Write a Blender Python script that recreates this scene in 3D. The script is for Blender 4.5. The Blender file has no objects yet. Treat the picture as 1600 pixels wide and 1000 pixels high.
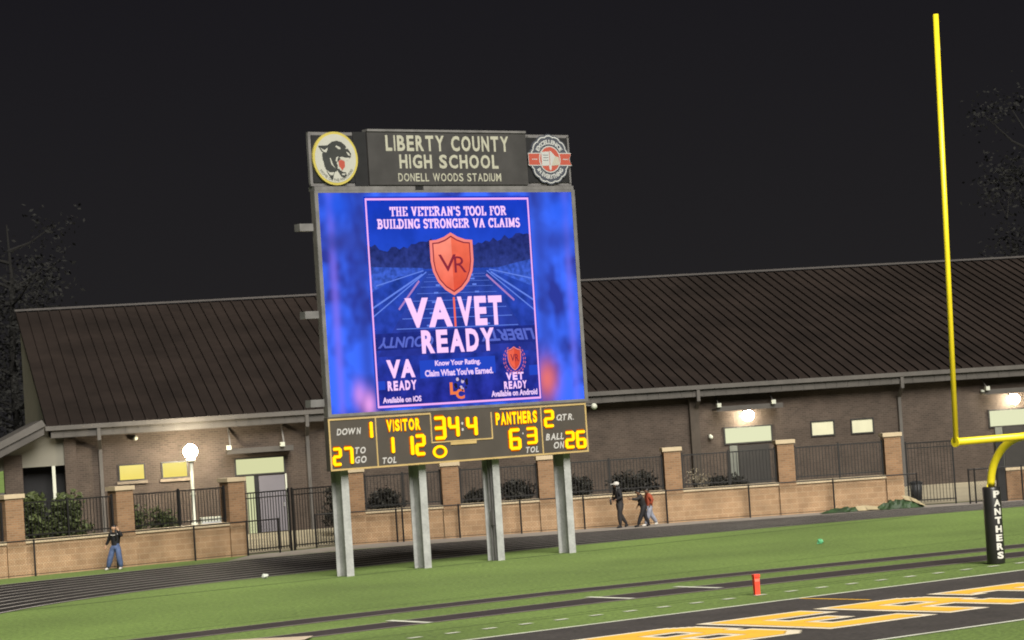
import bpy, bmesh, math, random
from mathutils import Vector, Matrix
R = math.radians
random.seed(7)
scene = bpy.context.scene
COL = scene.collection

# ---------------------------------------------------------------- camera, sky, sun, exposure
FPX, PITCH, ROLL, CAMH = 4274.0, R(1.971), R(3.713), 4.31
_F = Vector((0, math.cos(PITCH), math.sin(PITCH)))
_U0 = Vector((0, -math.sin(PITCH), math.cos(PITCH)))
_R0 = Vector((1, 0, 0))
_R = _R0 * math.cos(ROLL) - _U0 * math.sin(ROLL)
_U = _R0 * math.sin(ROLL) + _U0 * math.cos(ROLL)
cam_d = bpy.data.cameras.new('camera')
cam = bpy.data.objects.new('camera', cam_d)
COL.objects.link(cam)
cam_d.sensor_fit = 'HORIZONTAL'
cam_d.sensor_width = 36.0
cam_d.lens = FPX / 1600 * 36.0
cam_d.clip_start = 0.5
cam_d.clip_end = 3000
m3 = Matrix((_R, _U, -_F)).transposed()
cam.matrix_world = Matrix.Translation((0, 0, CAMH)) @ m3.to_4x4()
scene.camera = cam

EXPO = 1.5
G = 2.0 ** EXPO
world = bpy.data.worlds.new('World')
scene.world = world
world.use_nodes = True
wbg = world.node_tree.nodes['Background']
_tc = world.node_tree.nodes.new('ShaderNodeTexCoord')
_sx = world.node_tree.nodes.new('ShaderNodeSeparateXYZ')
_rp = world.node_tree.nodes.new('ShaderNodeValToRGB')
world.node_tree.links.new(_tc.outputs['Generated'], _sx.inputs[0])
world.node_tree.links.new(_sx.outputs[2], _rp.inputs[0])
_rp.color_ramp.elements[0].position = .02
_rp.color_ramp.elements[0].color = (0.0165 / G, 0.0155 / G, 0.0165 / G, 1)
_rp.color_ramp.elements[1].position = .16
_rp.color_ramp.elements[1].color = (0.0105 / G, 0.0098 / G, 0.0122 / G, 1)
world.node_tree.links.new(_rp.outputs[0], wbg.inputs[0])
wbg.inputs[1].default_value = 1.0

SUN_EL, SUN_AZ = R(39), R(20)          # floodlights of the home stand: behind the camera, a little to the right
sun_d = bpy.data.lights.new('stadium_floodlight', 'SUN')
sun_d.energy = 3.6
sun_d.angle = R(38)
sun_d.color = (1.0, 0.95, 0.86)
sun = bpy.data.objects.new('stadium_floodlight', sun_d)
COL.objects.link(sun)
to_l = Vector((math.sin(SUN_AZ) * math.cos(SUN_EL), -math.cos(SUN_AZ) * math.cos(SUN_EL), math.sin(SUN_EL)))
sun.rotation_euler = to_l.to_track_quat('Z', 'Y').to_euler()
sun.location = (20, -40, 40)

scene.view_settings.view_transform = 'Standard'
scene.view_settings.look = 'None'
scene.view_settings.exposure = EXPO
scene.view_settings.gamma = 1
scene.cycles.use_denoising = True
scene.cycles.filter_width = 1.9
scene.cycles.max_bounces = 6
scene.cycles.sample_clamp_indirect = 4


# ---------------------------------------------------------------- helpers
def lin(c):
    return tuple(((v / 255) / 12.92 if v <= 10.3 else ((v / 255 + 0.055) / 1.055) ** 2.4) for v in c)


_mats = {}


def mat(name, base=(.5, .5, .5), rough=.7, var=.15, scale=3.0, metal=0.0, spec=.3, detail=4, fine=None):
    """plain procedural surface: base colour modulated by noise"""
    if name in _mats:
        return _mats[name]
    m = bpy.data.materials.new(name)
    m.use_nodes = True
    nt = m.node_tree
    b = nt.nodes['Principled BSDF']
    b.inputs['Roughness'].default_value = rough
    b.inputs['Metallic'].default_value = metal
    b.inputs['Specular IOR Level'].default_value = spec
    tc = nt.nodes.new('ShaderNodeTexCoord')
    nz = nt.nodes.new('ShaderNodeTexNoise')
    nz.inputs['Scale'].default_value = scale
    nz.inputs['Detail'].default_value = detail
    nt.links.new(tc.outputs['Object'], nz.inputs['Vector'])
    rp = nt.nodes.new('ShaderNodeValToRGB')
    rp.color_ramp.elements[0].position = .3
    rp.color_ramp.elements[1].position = .7
    rp.color_ramp.elements[0].color = tuple(v * (1 - var) for v in base) + (1,)
    rp.color_ramp.elements[1].color = tuple(min(1, v * (1 + var)) for v in base) + (1,)
    nt.links.new(nz.outputs['Fac'], rp.inputs['Fac'])
    out = rp.outputs['Color']
    if fine:
        n2 = nt.nodes.new('ShaderNodeTexNoise')
        n2.inputs['Scale'].default_value = fine[0]
        n2.inputs['Detail'].default_value = 3
        nt.links.new(tc.outputs['Object'], n2.inputs['Vector'])
        r2 = nt.nodes.new('ShaderNodeMapRange')
        r2.inputs['From Min'].default_value = .25
        r2.inputs['From Max'].default_value = .75
        r2.inputs['To Min'].default_value = 1 - fine[1]
        r2.inputs['To Max'].default_value = 1 + fine[1]
        nt.links.new(n2.outputs['Fac'], r2.inputs['Value'])
        mx = nt.nodes.new('ShaderNodeVectorMath')
        mx.operation = 'SCALE'
        nt.links.new(out, mx.inputs[0])
        nt.links.new(r2.outputs['Result'], mx.inputs['Scale'])
        out = mx.outputs['Vector']
    nt.links.new(out, b.inputs['Base Color'])
    _mats[name] = m
    return m


def brick(name, c1, c2, mortar, bw, bh, ms=.012, rough=.85, bump=.3, bias=0.0):
    m = bpy.data.materials.new(name)
    m.use_nodes = True
    nt = m.node_tree
    b = nt.nodes['Principled BSDF']
    b.inputs['Roughness'].default_value = rough
    b.inputs['Specular IOR Level'].default_value = .2
    tc = nt.nodes.new('ShaderNodeTexCoord')
    sp = nt.nodes.new('ShaderNodeSeparateXYZ')
    nt.links.new(tc.outputs['Object'], sp.inputs[0])
    ad = nt.nodes.new('ShaderNodeMath')
    nt.links.new(sp.outputs[0], ad.inputs[0])
    nt.links.new(sp.outputs[1], ad.inputs[1])
    cb = nt.nodes.new('ShaderNodeCombineXYZ')
    nt.links.new(ad.outputs[0], cb.inputs[0])
    nt.links.new(sp.outputs[2], cb.inputs[1])
    br = nt.nodes.new('ShaderNodeTexBrick')
    nt.links.new(cb.outputs[0], br.inputs['Vector'])
    br.inputs['Scale'].default_value = 1
    br.inputs['Brick Width'].default_value = bw
    br.inputs['Row Height'].default_value = bh
    br.inputs['Mortar Size'].default_value = ms
    br.inputs['Bias'].default_value = bias
    br.inputs['Color1'].default_value = c1 + (1,)
    br.inputs['Color2'].default_value = c2 + (1,)
    br.inputs['Mortar'].default_value = mortar + (1,)
    nz = nt.nodes.new('ShaderNodeTexNoise')
    nz.inputs['Scale'].default_value = 1.3
    nz.inputs['Detail'].default_value = 6
    nt.links.new(tc.outputs['Object'], nz.inputs['Vector'])
    mr = nt.nodes.new('ShaderNodeMapRange')
    mr.inputs['From Min'].default_value = .3
    mr.inputs['From Max'].default_value = .7
    mr.inputs['To Min'].default_value = .8
    mr.inputs['To Max'].default_value = 1.2
    nt.links.new(nz.outputs['Fac'], mr.inputs['Value'])
    mx = nt.nodes.new('ShaderNodeVectorMath')
    mx.operation = 'SCALE'
    nt.links.new(br.outputs['Color'], mx.inputs[0])
    nt.links.new(mr.outputs['Result'], mx.inputs['Scale'])
    nt.links.new(mx.outputs['Vector'], b.inputs['Base Color'])
    bp = nt.nodes.new('ShaderNodeBump')
    bp.inputs['Strength'].default_value = bump
    bp.inputs['Distance'].default_value = .02
    bp.invert = True
    nt.links.new(br.outputs['Fac'], bp.inputs['Height'])
    nt.links.new(bp.outputs['Normal'], b.inputs['Normal'])
    return m


def glow(name, rgb, k=1.0):
    """a light-emitting surface whose picture colour is about rgb (sRGB 0-255) when k = 1"""
    if name in _mats:
        return _mats[name]
    m = bpy.data.materials.new(name)
    m.use_nodes = True
    nt = m.node_tree
    nt.nodes.remove(nt.nodes['Principled BSDF'])
    e = nt.nodes.new('ShaderNodeEmission')
    e.inputs[0].default_value = lin(rgb) + (1,)
    e.inputs[1].default_value = k / G
    nt.links.new(e.outputs[0], nt.nodes['Material Output'].inputs[0])
    _mats[name] = m
    return m


def grad_mat(name, z0, c0, z1, c1, nz_amt=.25, scale=3.0):
    m = bpy.data.materials.new(name)
    m.use_nodes = True
    nt = m.node_tree
    nt.nodes.remove(nt.nodes['Principled BSDF'])
    e = nt.nodes.new('ShaderNodeEmission')
    nt.links.new(e.outputs[0], nt.nodes['Material Output'].inputs[0])
    tc = nt.nodes.new('ShaderNodeTexCoord')
    sp = nt.nodes.new('ShaderNodeSeparateXYZ')
    nt.links.new(tc.outputs['Object'], sp.inputs[0])
    mr = nt.nodes.new('ShaderNodeMapRange')
    mr.inputs['From Min'].default_value = z0
    mr.inputs['From Max'].default_value = z1
    nt.links.new(sp.outputs[2], mr.inputs['Value'])
    mx = nt.nodes.new('ShaderNodeMix')
    mx.data_type = 'RGBA'
    mx.inputs[6].default_value = lin(c0) + (1,)
    mx.inputs[7].default_value = lin(c1) + (1,)
    nt.links.new(mr.outputs[0], mx.inputs[0])
    nt.links.new(mx.outputs[2], e.inputs[0])
    nz = nt.nodes.new('ShaderNodeTexNoise')
    nz.inputs['Scale'].default_value = scale
    nz.inputs['Detail'].default_value = 5
    nt.links.new(tc.outputs['Object'], nz.inputs['Vector'])
    m2 = nt.nodes.new('ShaderNodeMapRange')
    m2.inputs['From Min'].default_value = .3
    m2.inputs['From Max'].default_value = .7
    m2.inputs['To Min'].default_value = (1 - nz_amt) / G
    m2.inputs['To Max'].default_value = (1 + nz_amt) / G
    nt.links.new(nz.outputs['Fac'], m2.inputs['Value'])
    nt.links.new(m2.outputs[0], e.inputs[1])
    return m


def tag(o, label=None, cat=None, group=None, kind=None):
    if label:
        o['label'] = label
    if cat:
        o['category'] = cat
    if group:
        o['group'] = group
    if kind:
        o['kind'] = kind
    return o


def thing(name, loc, rz, label, cat, group=None):
    o = bpy.data.objects.new(name, None)
    o.empty_display_size = .3
    COL.objects.link(o)
    o.location = loc
    o.rotation_euler = (0, 0, rz)
    return tag(o, label, cat, group)


class MB:
    def __init__(s):
        s.v, s.f, s.m = [], [], []

    def face(s, pts, m=0):
        i = len(s.v)
        s.v += [tuple(p) for p in pts]
        s.f.append(tuple(range(i, i + len(pts))))
        s.m.append(m)

    def box(s, x0, x1, y0, y1, z0, z1, m=0):
        i = len(s.v)
        s.v += [(x0, y0, z0), (x1, y0, z0), (x1, y1, z0), (x0, y1, z0), (x0, y0, z1), (x1, y0, z1), (x1, y1, z1), (x0, y1, z1)]
        for q in ((0, 3, 2, 1), (4, 5, 6, 7), (0, 1, 5, 4), (1, 2, 6, 5), (2, 3, 7, 6), (3, 0, 4, 7)):
            s.f.append(tuple(i + k for k in q))
            s.m.append(m)
        return s

    def prism(s, poly, y0, y1, m=0):
        """polygon in x,z (counter-clockwise seen from -y) extruded from y0 (front) to y1"""
        n = len(poly)
        i = len(s.v)
        s.v += [(x, y0, z) for x, z in poly] + [(x, y1, z) for x, z in poly]
        s.f.append(tuple(range(i, i + n)))
        s.m.append(m)
        s.f.append(tuple(range(i + 2 * n - 1, i + n - 1, -1)))
        s.m.append(m)
        for k in range(n):
            a, b = i + k, i + (k + 1) % n
            s.f.append((a, a + n, b + n, b))
            s.m.append(m)
        return s

    def bar(s, p0, p1, wx, wy, m=0):
        """square bar between two points"""
        p0, p1 = Vector(p0), Vector(p1)
        d = (p1 - p0).normalized()
        up = Vector((0, 0, 1)) if abs(d.z) < .9 else Vector((0, 1, 0))
        a = d.cross(up).normalized()
        b = a.cross(d)
        i = len(s.v)
        for p in (p0, p1):
            for sa, sb in ((-1, -1), (1, -1), (1, 1), (-1, 1)):
                s.v.append(tuple(p + a * sa * wx / 2 + b * sb * wy / 2))
        for q in ((0, 3, 2, 1), (4, 5, 6, 7), (0, 1, 5, 4), (1, 2, 6, 5), (2, 3, 7, 6), (3, 0, 4, 7)):
            s.f.append(tuple(i + k for k in q))
            s.m.append(m)
        return s

    def tube(s, pts, rads, n=12, m=0, cap=True):
        pts = [Vector(p) for p in pts]
        if not isinstance(rads, (list, tuple)):
            rads = [rads] * len(pts)
        i0 = len(s.v)
        prev = None
        for k, p in enumerate(pts):
            d = (pts[min(k + 1, len(pts) - 1)] - pts[max(k - 1, 0)]).normalized()
            if prev is None:
                a = d.cross(Vector((0.31, 0.2, 1)) if abs(d.z) < .95 else Vector((1, .1, 0))).normalized()
            else:
                a = (prev - d * prev.dot(d)).normalized()
            prev = a
            b = d.cross(a)
            for j in range(n):
                t = 2 * math.pi * j / n
                s.v.append(tuple(p + (a * math.cos(t) + b * math.sin(t)) * rads[k]))
        for k in range(len(pts) - 1):
            for j in range(n):
                a = i0 + k * n + j
                b = i0 + k * n + (j + 1) % n
                s.f.append((a, b, b + n, a + n))
                s.m.append(m)
        if cap:
            s.f.append(tuple(i0 + j for j in range(n - 1, -1, -1)))
            s.m.append(m)
            e = i0 + (len(pts) - 1) * n
            s.f.append(tuple(e + j for j in range(n)))
            s.m.append(m)
        return s

    def ball(s, c, r, n=12, h=8, m=0, sq=(1, 1, 1)):
        i0 = len(s.v)
        for k in range(h + 1):
            t = math.pi * k / h
            for j in range(n):
                p = 2 * math.pi * j / n
                s.v.append((c[0] + r * sq[0] * math.sin(t) * math.cos(p), c[1] + r * sq[1] * math.sin(t) * math.sin(p), c[2] + r * sq[2] * math.cos(t)))
        for k in range(h):
            for j in range(n):
                a = i0 + k * n + j
                b = i0 + k * n + (j + 1) % n
                s.f.append((a, a + n, b + n, b))
                s.m.append(m)
        return s

    def build(s, name, mats, parent=None, smooth=False, loc=None, rz=None):
        me = bpy.data.meshes.new(name)
        me.from_pydata(s.v, [], s.f)
        mats = mats if isinstance(mats, (list, tuple)) else [mats]
        for mm in mats:
            me.materials.append(mm)
        me.polygons.foreach_set('material_index', s.m)
        if smooth:
            me.polygons.foreach_set('use_smooth', [True] * len(s.f))
        me.update()
        o = bpy.data.objects.new(name, me)
        COL.objects.link(o)
        if parent:
            o.parent = parent
        if loc:
            o.location = loc
        if rz is not None:
            o.rotation_euler = (0, 0, rz)
        return o


def text_geo(s, bold=0.0, shear=0.0, space=1.0):
    cu = bpy.data.curves.new('text', 'FONT')
    cu.body = s
    cu.size = 1
    cu.offset = bold
    cu.shear = shear
    cu.space_character = space
    cu.resolution_u = 3
    cu.align_x = 'LEFT'
    o = bpy.data.objects.new('text', cu)
    COL.objects.link(o)
    dg = bpy.context.evaluated_depsgraph_get()
    me = bpy.data.meshes.new_from_object(o.evaluated_get(dg))
    vs = [tuple(v.co[:2]) for v in me.vertices]
    fs = [tuple(p.vertices) for p in me.polygons]
    bpy.data.objects.remove(o)
    bpy.data.curves.remove(cu)
    bpy.data.meshes.remove(me)
    return vs, fs


def text(mb, s, u0, u1, z0, z1, y, bold=.02, shear=0.0, space=1.0, rot=False, slope=0.0, m=0):
    """lettering fitted to the rectangle u0..u1, z0..z1 on the plane y (faces -y)"""
    vs, fs = text_geo(s, bold, shear, space)
    xs = [v[0] for v in vs]
    ys = [v[1] for v in vs]
    ax, bx, ay, by = min(xs), max(xs), min(ys), max(ys)
    i = len(mb.v)
    for x, yy in vs:
        a = (x - ax) / (bx - ax)
        b = (yy - ay) / (by - ay)
        if rot:
            a, b = 1 - a, 1 - b
        mb.v.append((u0 + a * (u1 - u0), y, z0 + b * (z1 - z0) + slope * a))
    for f in fs:
        mb.f.append(tuple(i + k for k in f))
        mb.m.append(m)
    return mb


GW = dict(zip('ABCDEFGHIJKLMNOPQRSTUVWXYZ.-', (.95, .80, .90, .84, .74, .68, .93, .80, .15, .58, .86, .66, .96, .80, .98, .76, .98, .84, .80, .84, .80, .92, 1.32, .92, .92, .82, .15, .4)))


def wide_text(mb, s, u0, u1, z0, z1, y, bold=.02, shear=0.0, gap=.19, m=0):
    """capitals set glyph by glyph in the even widths of a sign-writer's grotesque"""
    tot = sum((.36 if c == ' ' else GW[c]) + gap for c in s) - gap
    k = (u1 - u0) / tot
    x = u0
    for c in s:
        w = (.36 if c == ' ' else GW[c]) * k
        if c == '.':
            mb.face([(x, y, z0), (x + w, y, z0), (x + w, y, z0 + .16 * (z1 - z0)), (x, y, z0 + .16 * (z1 - z0))], m)
        elif c == 'Q':
            text(mb, 'O', x, x + w, z0, z1, y, bold, shear, m=m)
            stroke(mb, [(x + w * .55, z0 + (z1 - z0) * .32), (x + w * .95, z0 - (z1 - z0) * .04)], (z1 - z0) * .16, y - .001, m)
        elif c == 'I' and not shear:
            mb.face([(x, y, z0), (x + w, y, z0), (x + w, y, z1), (x, y, z1)], m)
        elif c != ' ':
            text(mb, c, x, x + w, z0, z1, y, bold, shear, m=m)
        x += w + gap * k


def by_words(s, u0, u1, adv, gap):
    """split a line into words with their spans, for a face with the given advance widths"""
    tot = sum(adv(c) + gap for c in s) - gap
    k = (u1 - u0) / tot
    out, x = [], 0
    for w in s.split(' '):
        L = sum(adv(c) + gap for c in w) - gap
        out.append((w, u0 + x * k, u0 + (x + L) * k))
        x += L + gap * 2 + adv(' ')
    return out


def arc_text(mb, s, cx, cz, r0, r1, a0, a1, y, inside=False, bold=.03, m=0):
    """lettering on an arc; angles in degrees, 90 = top; inside: letters upright on the lower arc"""
    vs, fs = text_geo(s, bold)
    xs = [v[0] for v in vs]
    ys = [v[1] for v in vs]
    ax, bx, ay, by = min(xs), max(xs), min(ys), max(ys)
    i = len(mb.v)
    for x, yy in vs:
        a = R(a0 + (x - ax) / (bx - ax) * (a1 - a0))
        t = (yy - ay) / (by - ay)
        r = r0 + (r1 - r0) * t
        mb.v.append((cx + r * math.cos(a), y, cz + r * math.sin(a)))
    for f in fs:
        mb.f.append(tuple(i + k for k in f))
        mb.m.append(m)


# slab-serif strokes for the headline on the screen (unit box 0..1 wide, 0..1 high)
def _arc(cx, cy, rx, ry, a0, a1, n=10):
    return [(cx + rx * math.cos(R(a0 + (a1 - a0) * k / n)), cy + ry * math.sin(R(a0 + (a1 - a0) * k / n))) for k in range(n + 1)]


SERIF = {
    'T': (.8, [[(.4, 0), (.4, 1)], [(0, .95), (.8, .95)], [(.05, .7), (.05, 1)], [(.75, .7), (.75, 1)], [(.2, .03), (.6, .03)]]),
    'H': (.9, [[(.2, 0), (.2, 1)], [(.7, 0), (.7, 1)], [(.2, .5), (.7, .5)], [(0, .03), (.38, .03)], [(.52, .03), (.9, .03)], [(0, .97), (.38, .97)], [(.52, .97), (.9, .97)]]),
    'E': (.75, [[(.2, 0), (.2, 1)], [(0, .95), (.7, .95)], [(0, .05), (.72, .05)], [(.2, .5), (.55, .5)], [(.68, .72), (.68, 1)], [(.7, 0), (.7, .28)]]),
    'V': (.9, [[(.16, .98), (.45, .03)], [(.45, .03), (.74, .98)], [(0, .97), (.34, .97)], [(.58, .97), (.9, .97)]]),
    'R': (.9, [[(.2, 0), (.2, 1)], [(0, .95), (.45, .95)] + _arc(.45, .73, .24, .22, 90, -90) + [(.2, .51)], [(.45, .5), (.78, .04)], [(0, .03), (.4, .03)], [(.64, .03), (.9, .03)]]),
    'A': (.95, [[(.15, .02), (.47, .98)], [(.47, .98), (.8, .02)], [(.28, .34), (.66, .34)], [(0, .03), (.32, .03)], [(.6, .03), (.95, .03)]]),
    'N': (.9, [[(.18, 0), (.18, 1)], [(.18, .95), (.72, .05)], [(.72, 0), (.72, 1)], [(0, .03), (.36, .03)], [(.54, .97), (.9, .97)], [(0, .97), (.25, .97)]]),
    'S': (.65, [_arc(.32, .73, .25, .23, 20, 270) + _arc(.32, .27, .27, .24, 90, -160)]),
    'O': (.85, [_arc(.42, .5, .36, .46, 0, 360, 20)]),
    'L': (.72, [[(.2, 0), (.2, 1)], [(0, .03), (.68, .03)], [(0, .97), (.4, .97)], [(.66, 0), (.66, .32)]]),
    'F': (.72, [[(.2, 0), (.2, 1)], [(0, .95), (.68, .95)], [(.2, .5), (.52, .5)], [(.66, .7), (.66, 1)], [(0, .03), (.4, .03)]]),
    'B': (.82, [[(.2, 0), (.2, 1)], [(0, .95), (.42, .95)] + _arc(.42, .735, .24, .215, 90, -90) + [(.2, .52)], [(.42, .5)] + _arc(.44, .28, .28, .23, 90, -90) + [(0, .05)]]),
    'U': (.88, [[(.18, 1), (.18, .32)] + _arc(.45, .32, .27, .27, 180, 360) + [(.72, 1)], [(0, .97), (.36, .97)], [(.56, .97), (.88, .97)]]),
    'I': (.42, [[(.21, 0), (.21, 1)], [(0, .03), (.42, .03)], [(0, .97), (.42, .97)]]),
    'D': (.88, [[(.2, 0), (.2, 1)], [(0, .95), (.4, .95)] + _arc(.4, .5, .38, .45, 90, -90) + [(0, .05)]]),
    'G': (.88, [_arc(.44, .5, .37, .46, 45, 330), [(.78, .03), (.78, .42)], [(.55, .42), (.9, .42)], [(.74, .7), (.74, 1)]]),
    'C': (.8, [_arc(.42, .5, .36, .46, 45, 320), [(.7, .7), (.7, 1)]]),
    'M': (1.1, [[(.18, 0), (.18, 1)], [(.18, .97), (.55, .1)], [(.55, .1), (.9, .97)], [(.9, 0), (.9, 1)], [(0, .03), (.36, .03)], [(.72, .03), (1.08, .03)], [(0, .97), (.25, .97)], [(.85, .97), (1.08, .97)]]),
    "'": (.28, [[(.14, .7), (.14, 1)]]),
    ' ': (.42, []),
}


def stroke(mb, pts, w, y, m=0):
    for k in range(len(pts) - 1):
        a, b = Vector((pts[k][0], pts[k][1])), Vector((pts[k + 1][0], pts[k + 1][1]))
        d = (b - a)
        if d.length < 1e-6:
            continue
        d.normalize()
        n = Vector((-d.y, d.x)) * w / 2
        e = d * w * .12
        a2, b2 = a - e, b + e
        mb._j = (getattr(mb, '_j', 0) + 1) % 12
        yy = y - mb._j * .00025
        mb.face([(a2.x - n.x, yy, a2.y - n.y), (b2.x - n.x, yy, b2.y - n.y), (b2.x + n.x, yy, b2.y + n.y), (a2.x + n.x, yy, a2.y + n.y)], m)


def serif_text(mb, s, u0, u1, z0, z1, y, w=.2, slope=0.0):
    tot = sum(SERIF[c][0] + .12 for c in s) - .12
    k = (u1 - u0) / tot
    h = z1 - z0
    x = 0
    for c in s:
        adv, sts = SERIF[c]
        for st in sts:
            thin = abs(st[0][1] - st[-1][1]) < .01 and len(st) == 2
            stroke(mb, [(u0 + (x + px) * k, z0 + pz * h + slope * x / tot) for px, pz in st], (.1 if thin else w) * h, y)
        x += adv + .12


# ---------------------------------------------------------------- materials
M = {}
M['brick'] = brick('dark_brick', (.043, .031, .0245), (.029, .021, .0165), (.049, .040, .032), .2, .075, .01)
M['pbrick'] = brick('orange_brick', (.185, .105, .055), (.125, .07, .037), (.16, .112, .07), .2, .075, .011)
M['block'] = brick('tan_block', (.268, .174, .100), (.230, .145, .081), (.295, .208, .128), .4, .2, .014, bump=.4)
M['cap'] = mat('cream_cast_stone', (0.324, 0.261, 0.171), .8, .12, 4)
M['iron'] = mat('black_iron', (0.006, 0.0055, 0.0055), .5, .2, 5)
M['roof'] = mat('dark_brown_roof_metal', (0.01089, 0.007788, 0.006468), .7, .28, .35, 0, .12, fine=(1.7, .15))
M['fascia'] = mat('grey_brown_fascia', (0.03888, 0.03499, 0.0311), .5, .2, 1.5)
M['gutter'] = mat('grey_gutter', (0.05357, 0.0491, 0.04464), .45, .15, 2)
M['soffit'] = mat('dark_soffit', (.03, .026, .022), .7)
M['cream_panel'] = mat('cream_stucco', (.24, .225, .185), .8, .08, 1.2)
M['dark'] = mat('dark_opening', (.004, .004, .005), .8)
M['galv'] = mat('galvanised_steel', (.28, .285, .28), .5, .18, 2.5, .25, .4, fine=(14, .12))
M['cabinet'] = mat('grey_cabinet', (0.0756, 0.0702, 0.0648), .5, .15, 2)
M['alu'] = mat('bare_aluminium', (0.1275, 0.1232, 0.1232), .45, .2, 3, .3)
M['black'] = mat('black_paint', (.01, .01, .011), .5)
M['panel'] = mat('score_panel_face', (0.04111, 0.03514, 0.02983), .55, .1, 1.5)
M['trim'] = mat('pale_gold_trim', (0.288, 0.208, 0.088), .5, .1, 3)
M['caption'] = mat('white_vinyl', (0.288, 0.28, 0.272), .5, .05, 4)
M['sign'] = mat('charcoal_sign', (0.02738, 0.02616, 0.02616), .55, .22, 1.4)
M['signtext'] = mat('cream_vinyl', (.235, .232, .185), .6, .06, 3)
M['yellow'] = mat('yellow_enamel', (.56, .46, .012), .38, .06, 1.5, 0, .5)
M['pad'] = mat('black_vinyl', (0.0128, 0.012, 0.012), .35, .2, 2, 0, .5)
M['padtext'] = mat('white_vinyl_letter', (.45, .44, .4), .5, .05)
M['pylon'] = mat('orange_vinyl', (.62, .045, .022), .5, .08, 6)
M['white'] = mat('white_line_paint', (0.396, 0.407, 0.341), .8, .15, 2, fine=(30, .1))
M['mustard'] = mat('yellow_line_paint', (.56, .32, .03), .8, .12, 1.2, fine=(25, .1))
M['blackturf'] = mat('black_turf', (.031, .027, .025), .9, .2, 1, fine=(9, .45))
M['runway'] = mat('dark_runway_rubber', (0.0238, 0.01785, 0.01785), .8, .2, .6, fine=(8, .2))
M['edge'] = mat('concrete_edging', (0.169, 0.1495, 0.13), .8, .15, 2)
M['track'] = mat('black_track_rubber', (0.01451, 0.01311, 0.01311), .85, .18, .25, 0, .08, fine=(4, .15))
M['lane'] = mat('lane_paint', (0.2835, 0.2633, 0.243), .7, .2, .7)
M['concrete'] = mat('pale_concrete', (0.1785, 0.1573, 0.1105), .85, .15, .7, fine=(5, .08))
M['soil'] = mat('mulch', (.03, .022, .015), .9, .3, 3)
M['leafg'] = mat('hedge_leaf', (0.0418, 0.0532, 0.01672), .6, .4, 4)
M['leafd'] = mat('dark_shrub_leaf', (0.01408, 0.0132, 0.00968), .7, .4, 4)
M['leafp'] = mat('pale_seed_head', (.20, .17, .12), .7, .3, 4)
M['leaft'] = mat('night_tree_leaf', (0.003017, 0.003017, 0.002587), .9, .4, 1)
M['bark'] = mat('bark', (0.00288, 0.00252, 0.00216), .9, .3, 3)
M['skin'] = mat('skin', (0.3, 0.18, 0.1125), .6, .05)
M['skind'] = mat('brown_skin', (0.096, 0.051, 0.03), .6, .05)
M['hair'] = mat('black_hair', (.006, .005, .005), .5)
M['blackcloth'] = mat('black_cloth', (0.00588, 0.00588, 0.00735), .8, .2, 8)
M['charcoal'] = mat('charcoal_cloth', (0.0132, 0.0114, 0.0114), .8, .2, 8)
M['denim'] = mat('blue_denim', (0.048, 0.072, 0.144), .8, .25, 9)
M['paledenim'] = mat('pale_denim', (0.136, 0.144, 0.176), .8, .25, 9)
M['orange'] = mat('orange_cloth', (0.18, 0.033, 0.0132), .8, .2, 8)
M['whitecloth'] = mat('white_cloth', (0.336, 0.32, 0.296), .7, .05)
M['tarp'] = mat('green_tarp', (0.01344, 0.0288, 0.0096), .6, .4, 3, fine=(12, .3))
M['tarpback'] = mat('tan_tarp_backing', (0.208, 0.172, 0.104), .7, .2, 3)
M['plastic'] = mat('dark_plastic', (0.014, 0.0147, 0.0161), .5)
M['sand'] = mat('pale_sand', (.36, .30, .22), .9, .12, 4, fine=(20, .15))
M['lampwhite'] = mat('white_pole_paint', (.30, .31, .26), .5, .05)
M['litter'] = mat('green_plastic', (.07, .25, .12), .4, .1)
M['litterw'] = mat('pale_plastic', (.35, .37, .33), .4, .1)
M['doorgrey'] = mat('grey_door', (.085, .08, .092), .5, .06, 1)
M['frame_dark'] = mat('bronze_frame', (.012, .011, .01), .5)
M['emb_white'] = mat('sign_white', (0.2574, 0.2574, 0.2262), .5, .04)
M['emb_yellow'] = mat('sign_yellow', (0.2886, 0.2418, 0.0546), .5, .04)
M['emb_black'] = mat('sign_black', (0.0224, 0.024, 0.0232), .5, .1)
M['emb_red'] = mat('sign_red', (0.234, 0.0468, 0.0312), .5, .04)
M['emb_navy'] = mat('sign_navy', (0.0351, 0.039, 0.0507), .5, .06)
M['emb_silver'] = mat('sign_silver', (0.1638, 0.1716, 0.1872), .5, .04)


def turf():
    m = mat('green_turf', (.088, .134, .030), .9, .2, .16, detail=6, fine=(9, .42))
    nt = m.node_tree
    b = nt.nodes['Principled BSDF']
    nz = nt.nodes.new('ShaderNodeTexNoise')
    nz.inputs['Scale'].default_value = 14
    nz.inputs['Detail'].default_value = 4
    tc = [n for n in nt.nodes if n.type == 'TEX_COORD'][0]
    nt.links.new(tc.outputs['Object'], nz.inputs['Vector'])
    bp = nt.nodes.new('ShaderNodeBump')
    bp.inputs['Strength'].default_value = .5
    bp.inputs['Distance'].default_value = .05
    nt.links.new(nz.outputs['Fac'], bp.inputs['Height'])
    nt.links.new(bp.outputs['Normal'], b.inputs['Normal'])
    return m


M['turf'] = turf()

# ---------------------------------------------------------------- ground
FY = .6488                                # yaw of the end line
FE = Vector((math.cos(FY), math.sin(FY), 0))
FN = Vector((math.sin(FY), -math.cos(FY), 0))


def fp(e, n, z=0):                        # field coordinates: e along the end line, n towards the stand
    p = FE * e + FN * n
    return (p.x, p.y, z)


def struct(name, mb, m, **k):
    return tag(mb.build(name, m, **k), kind='structure')


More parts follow.
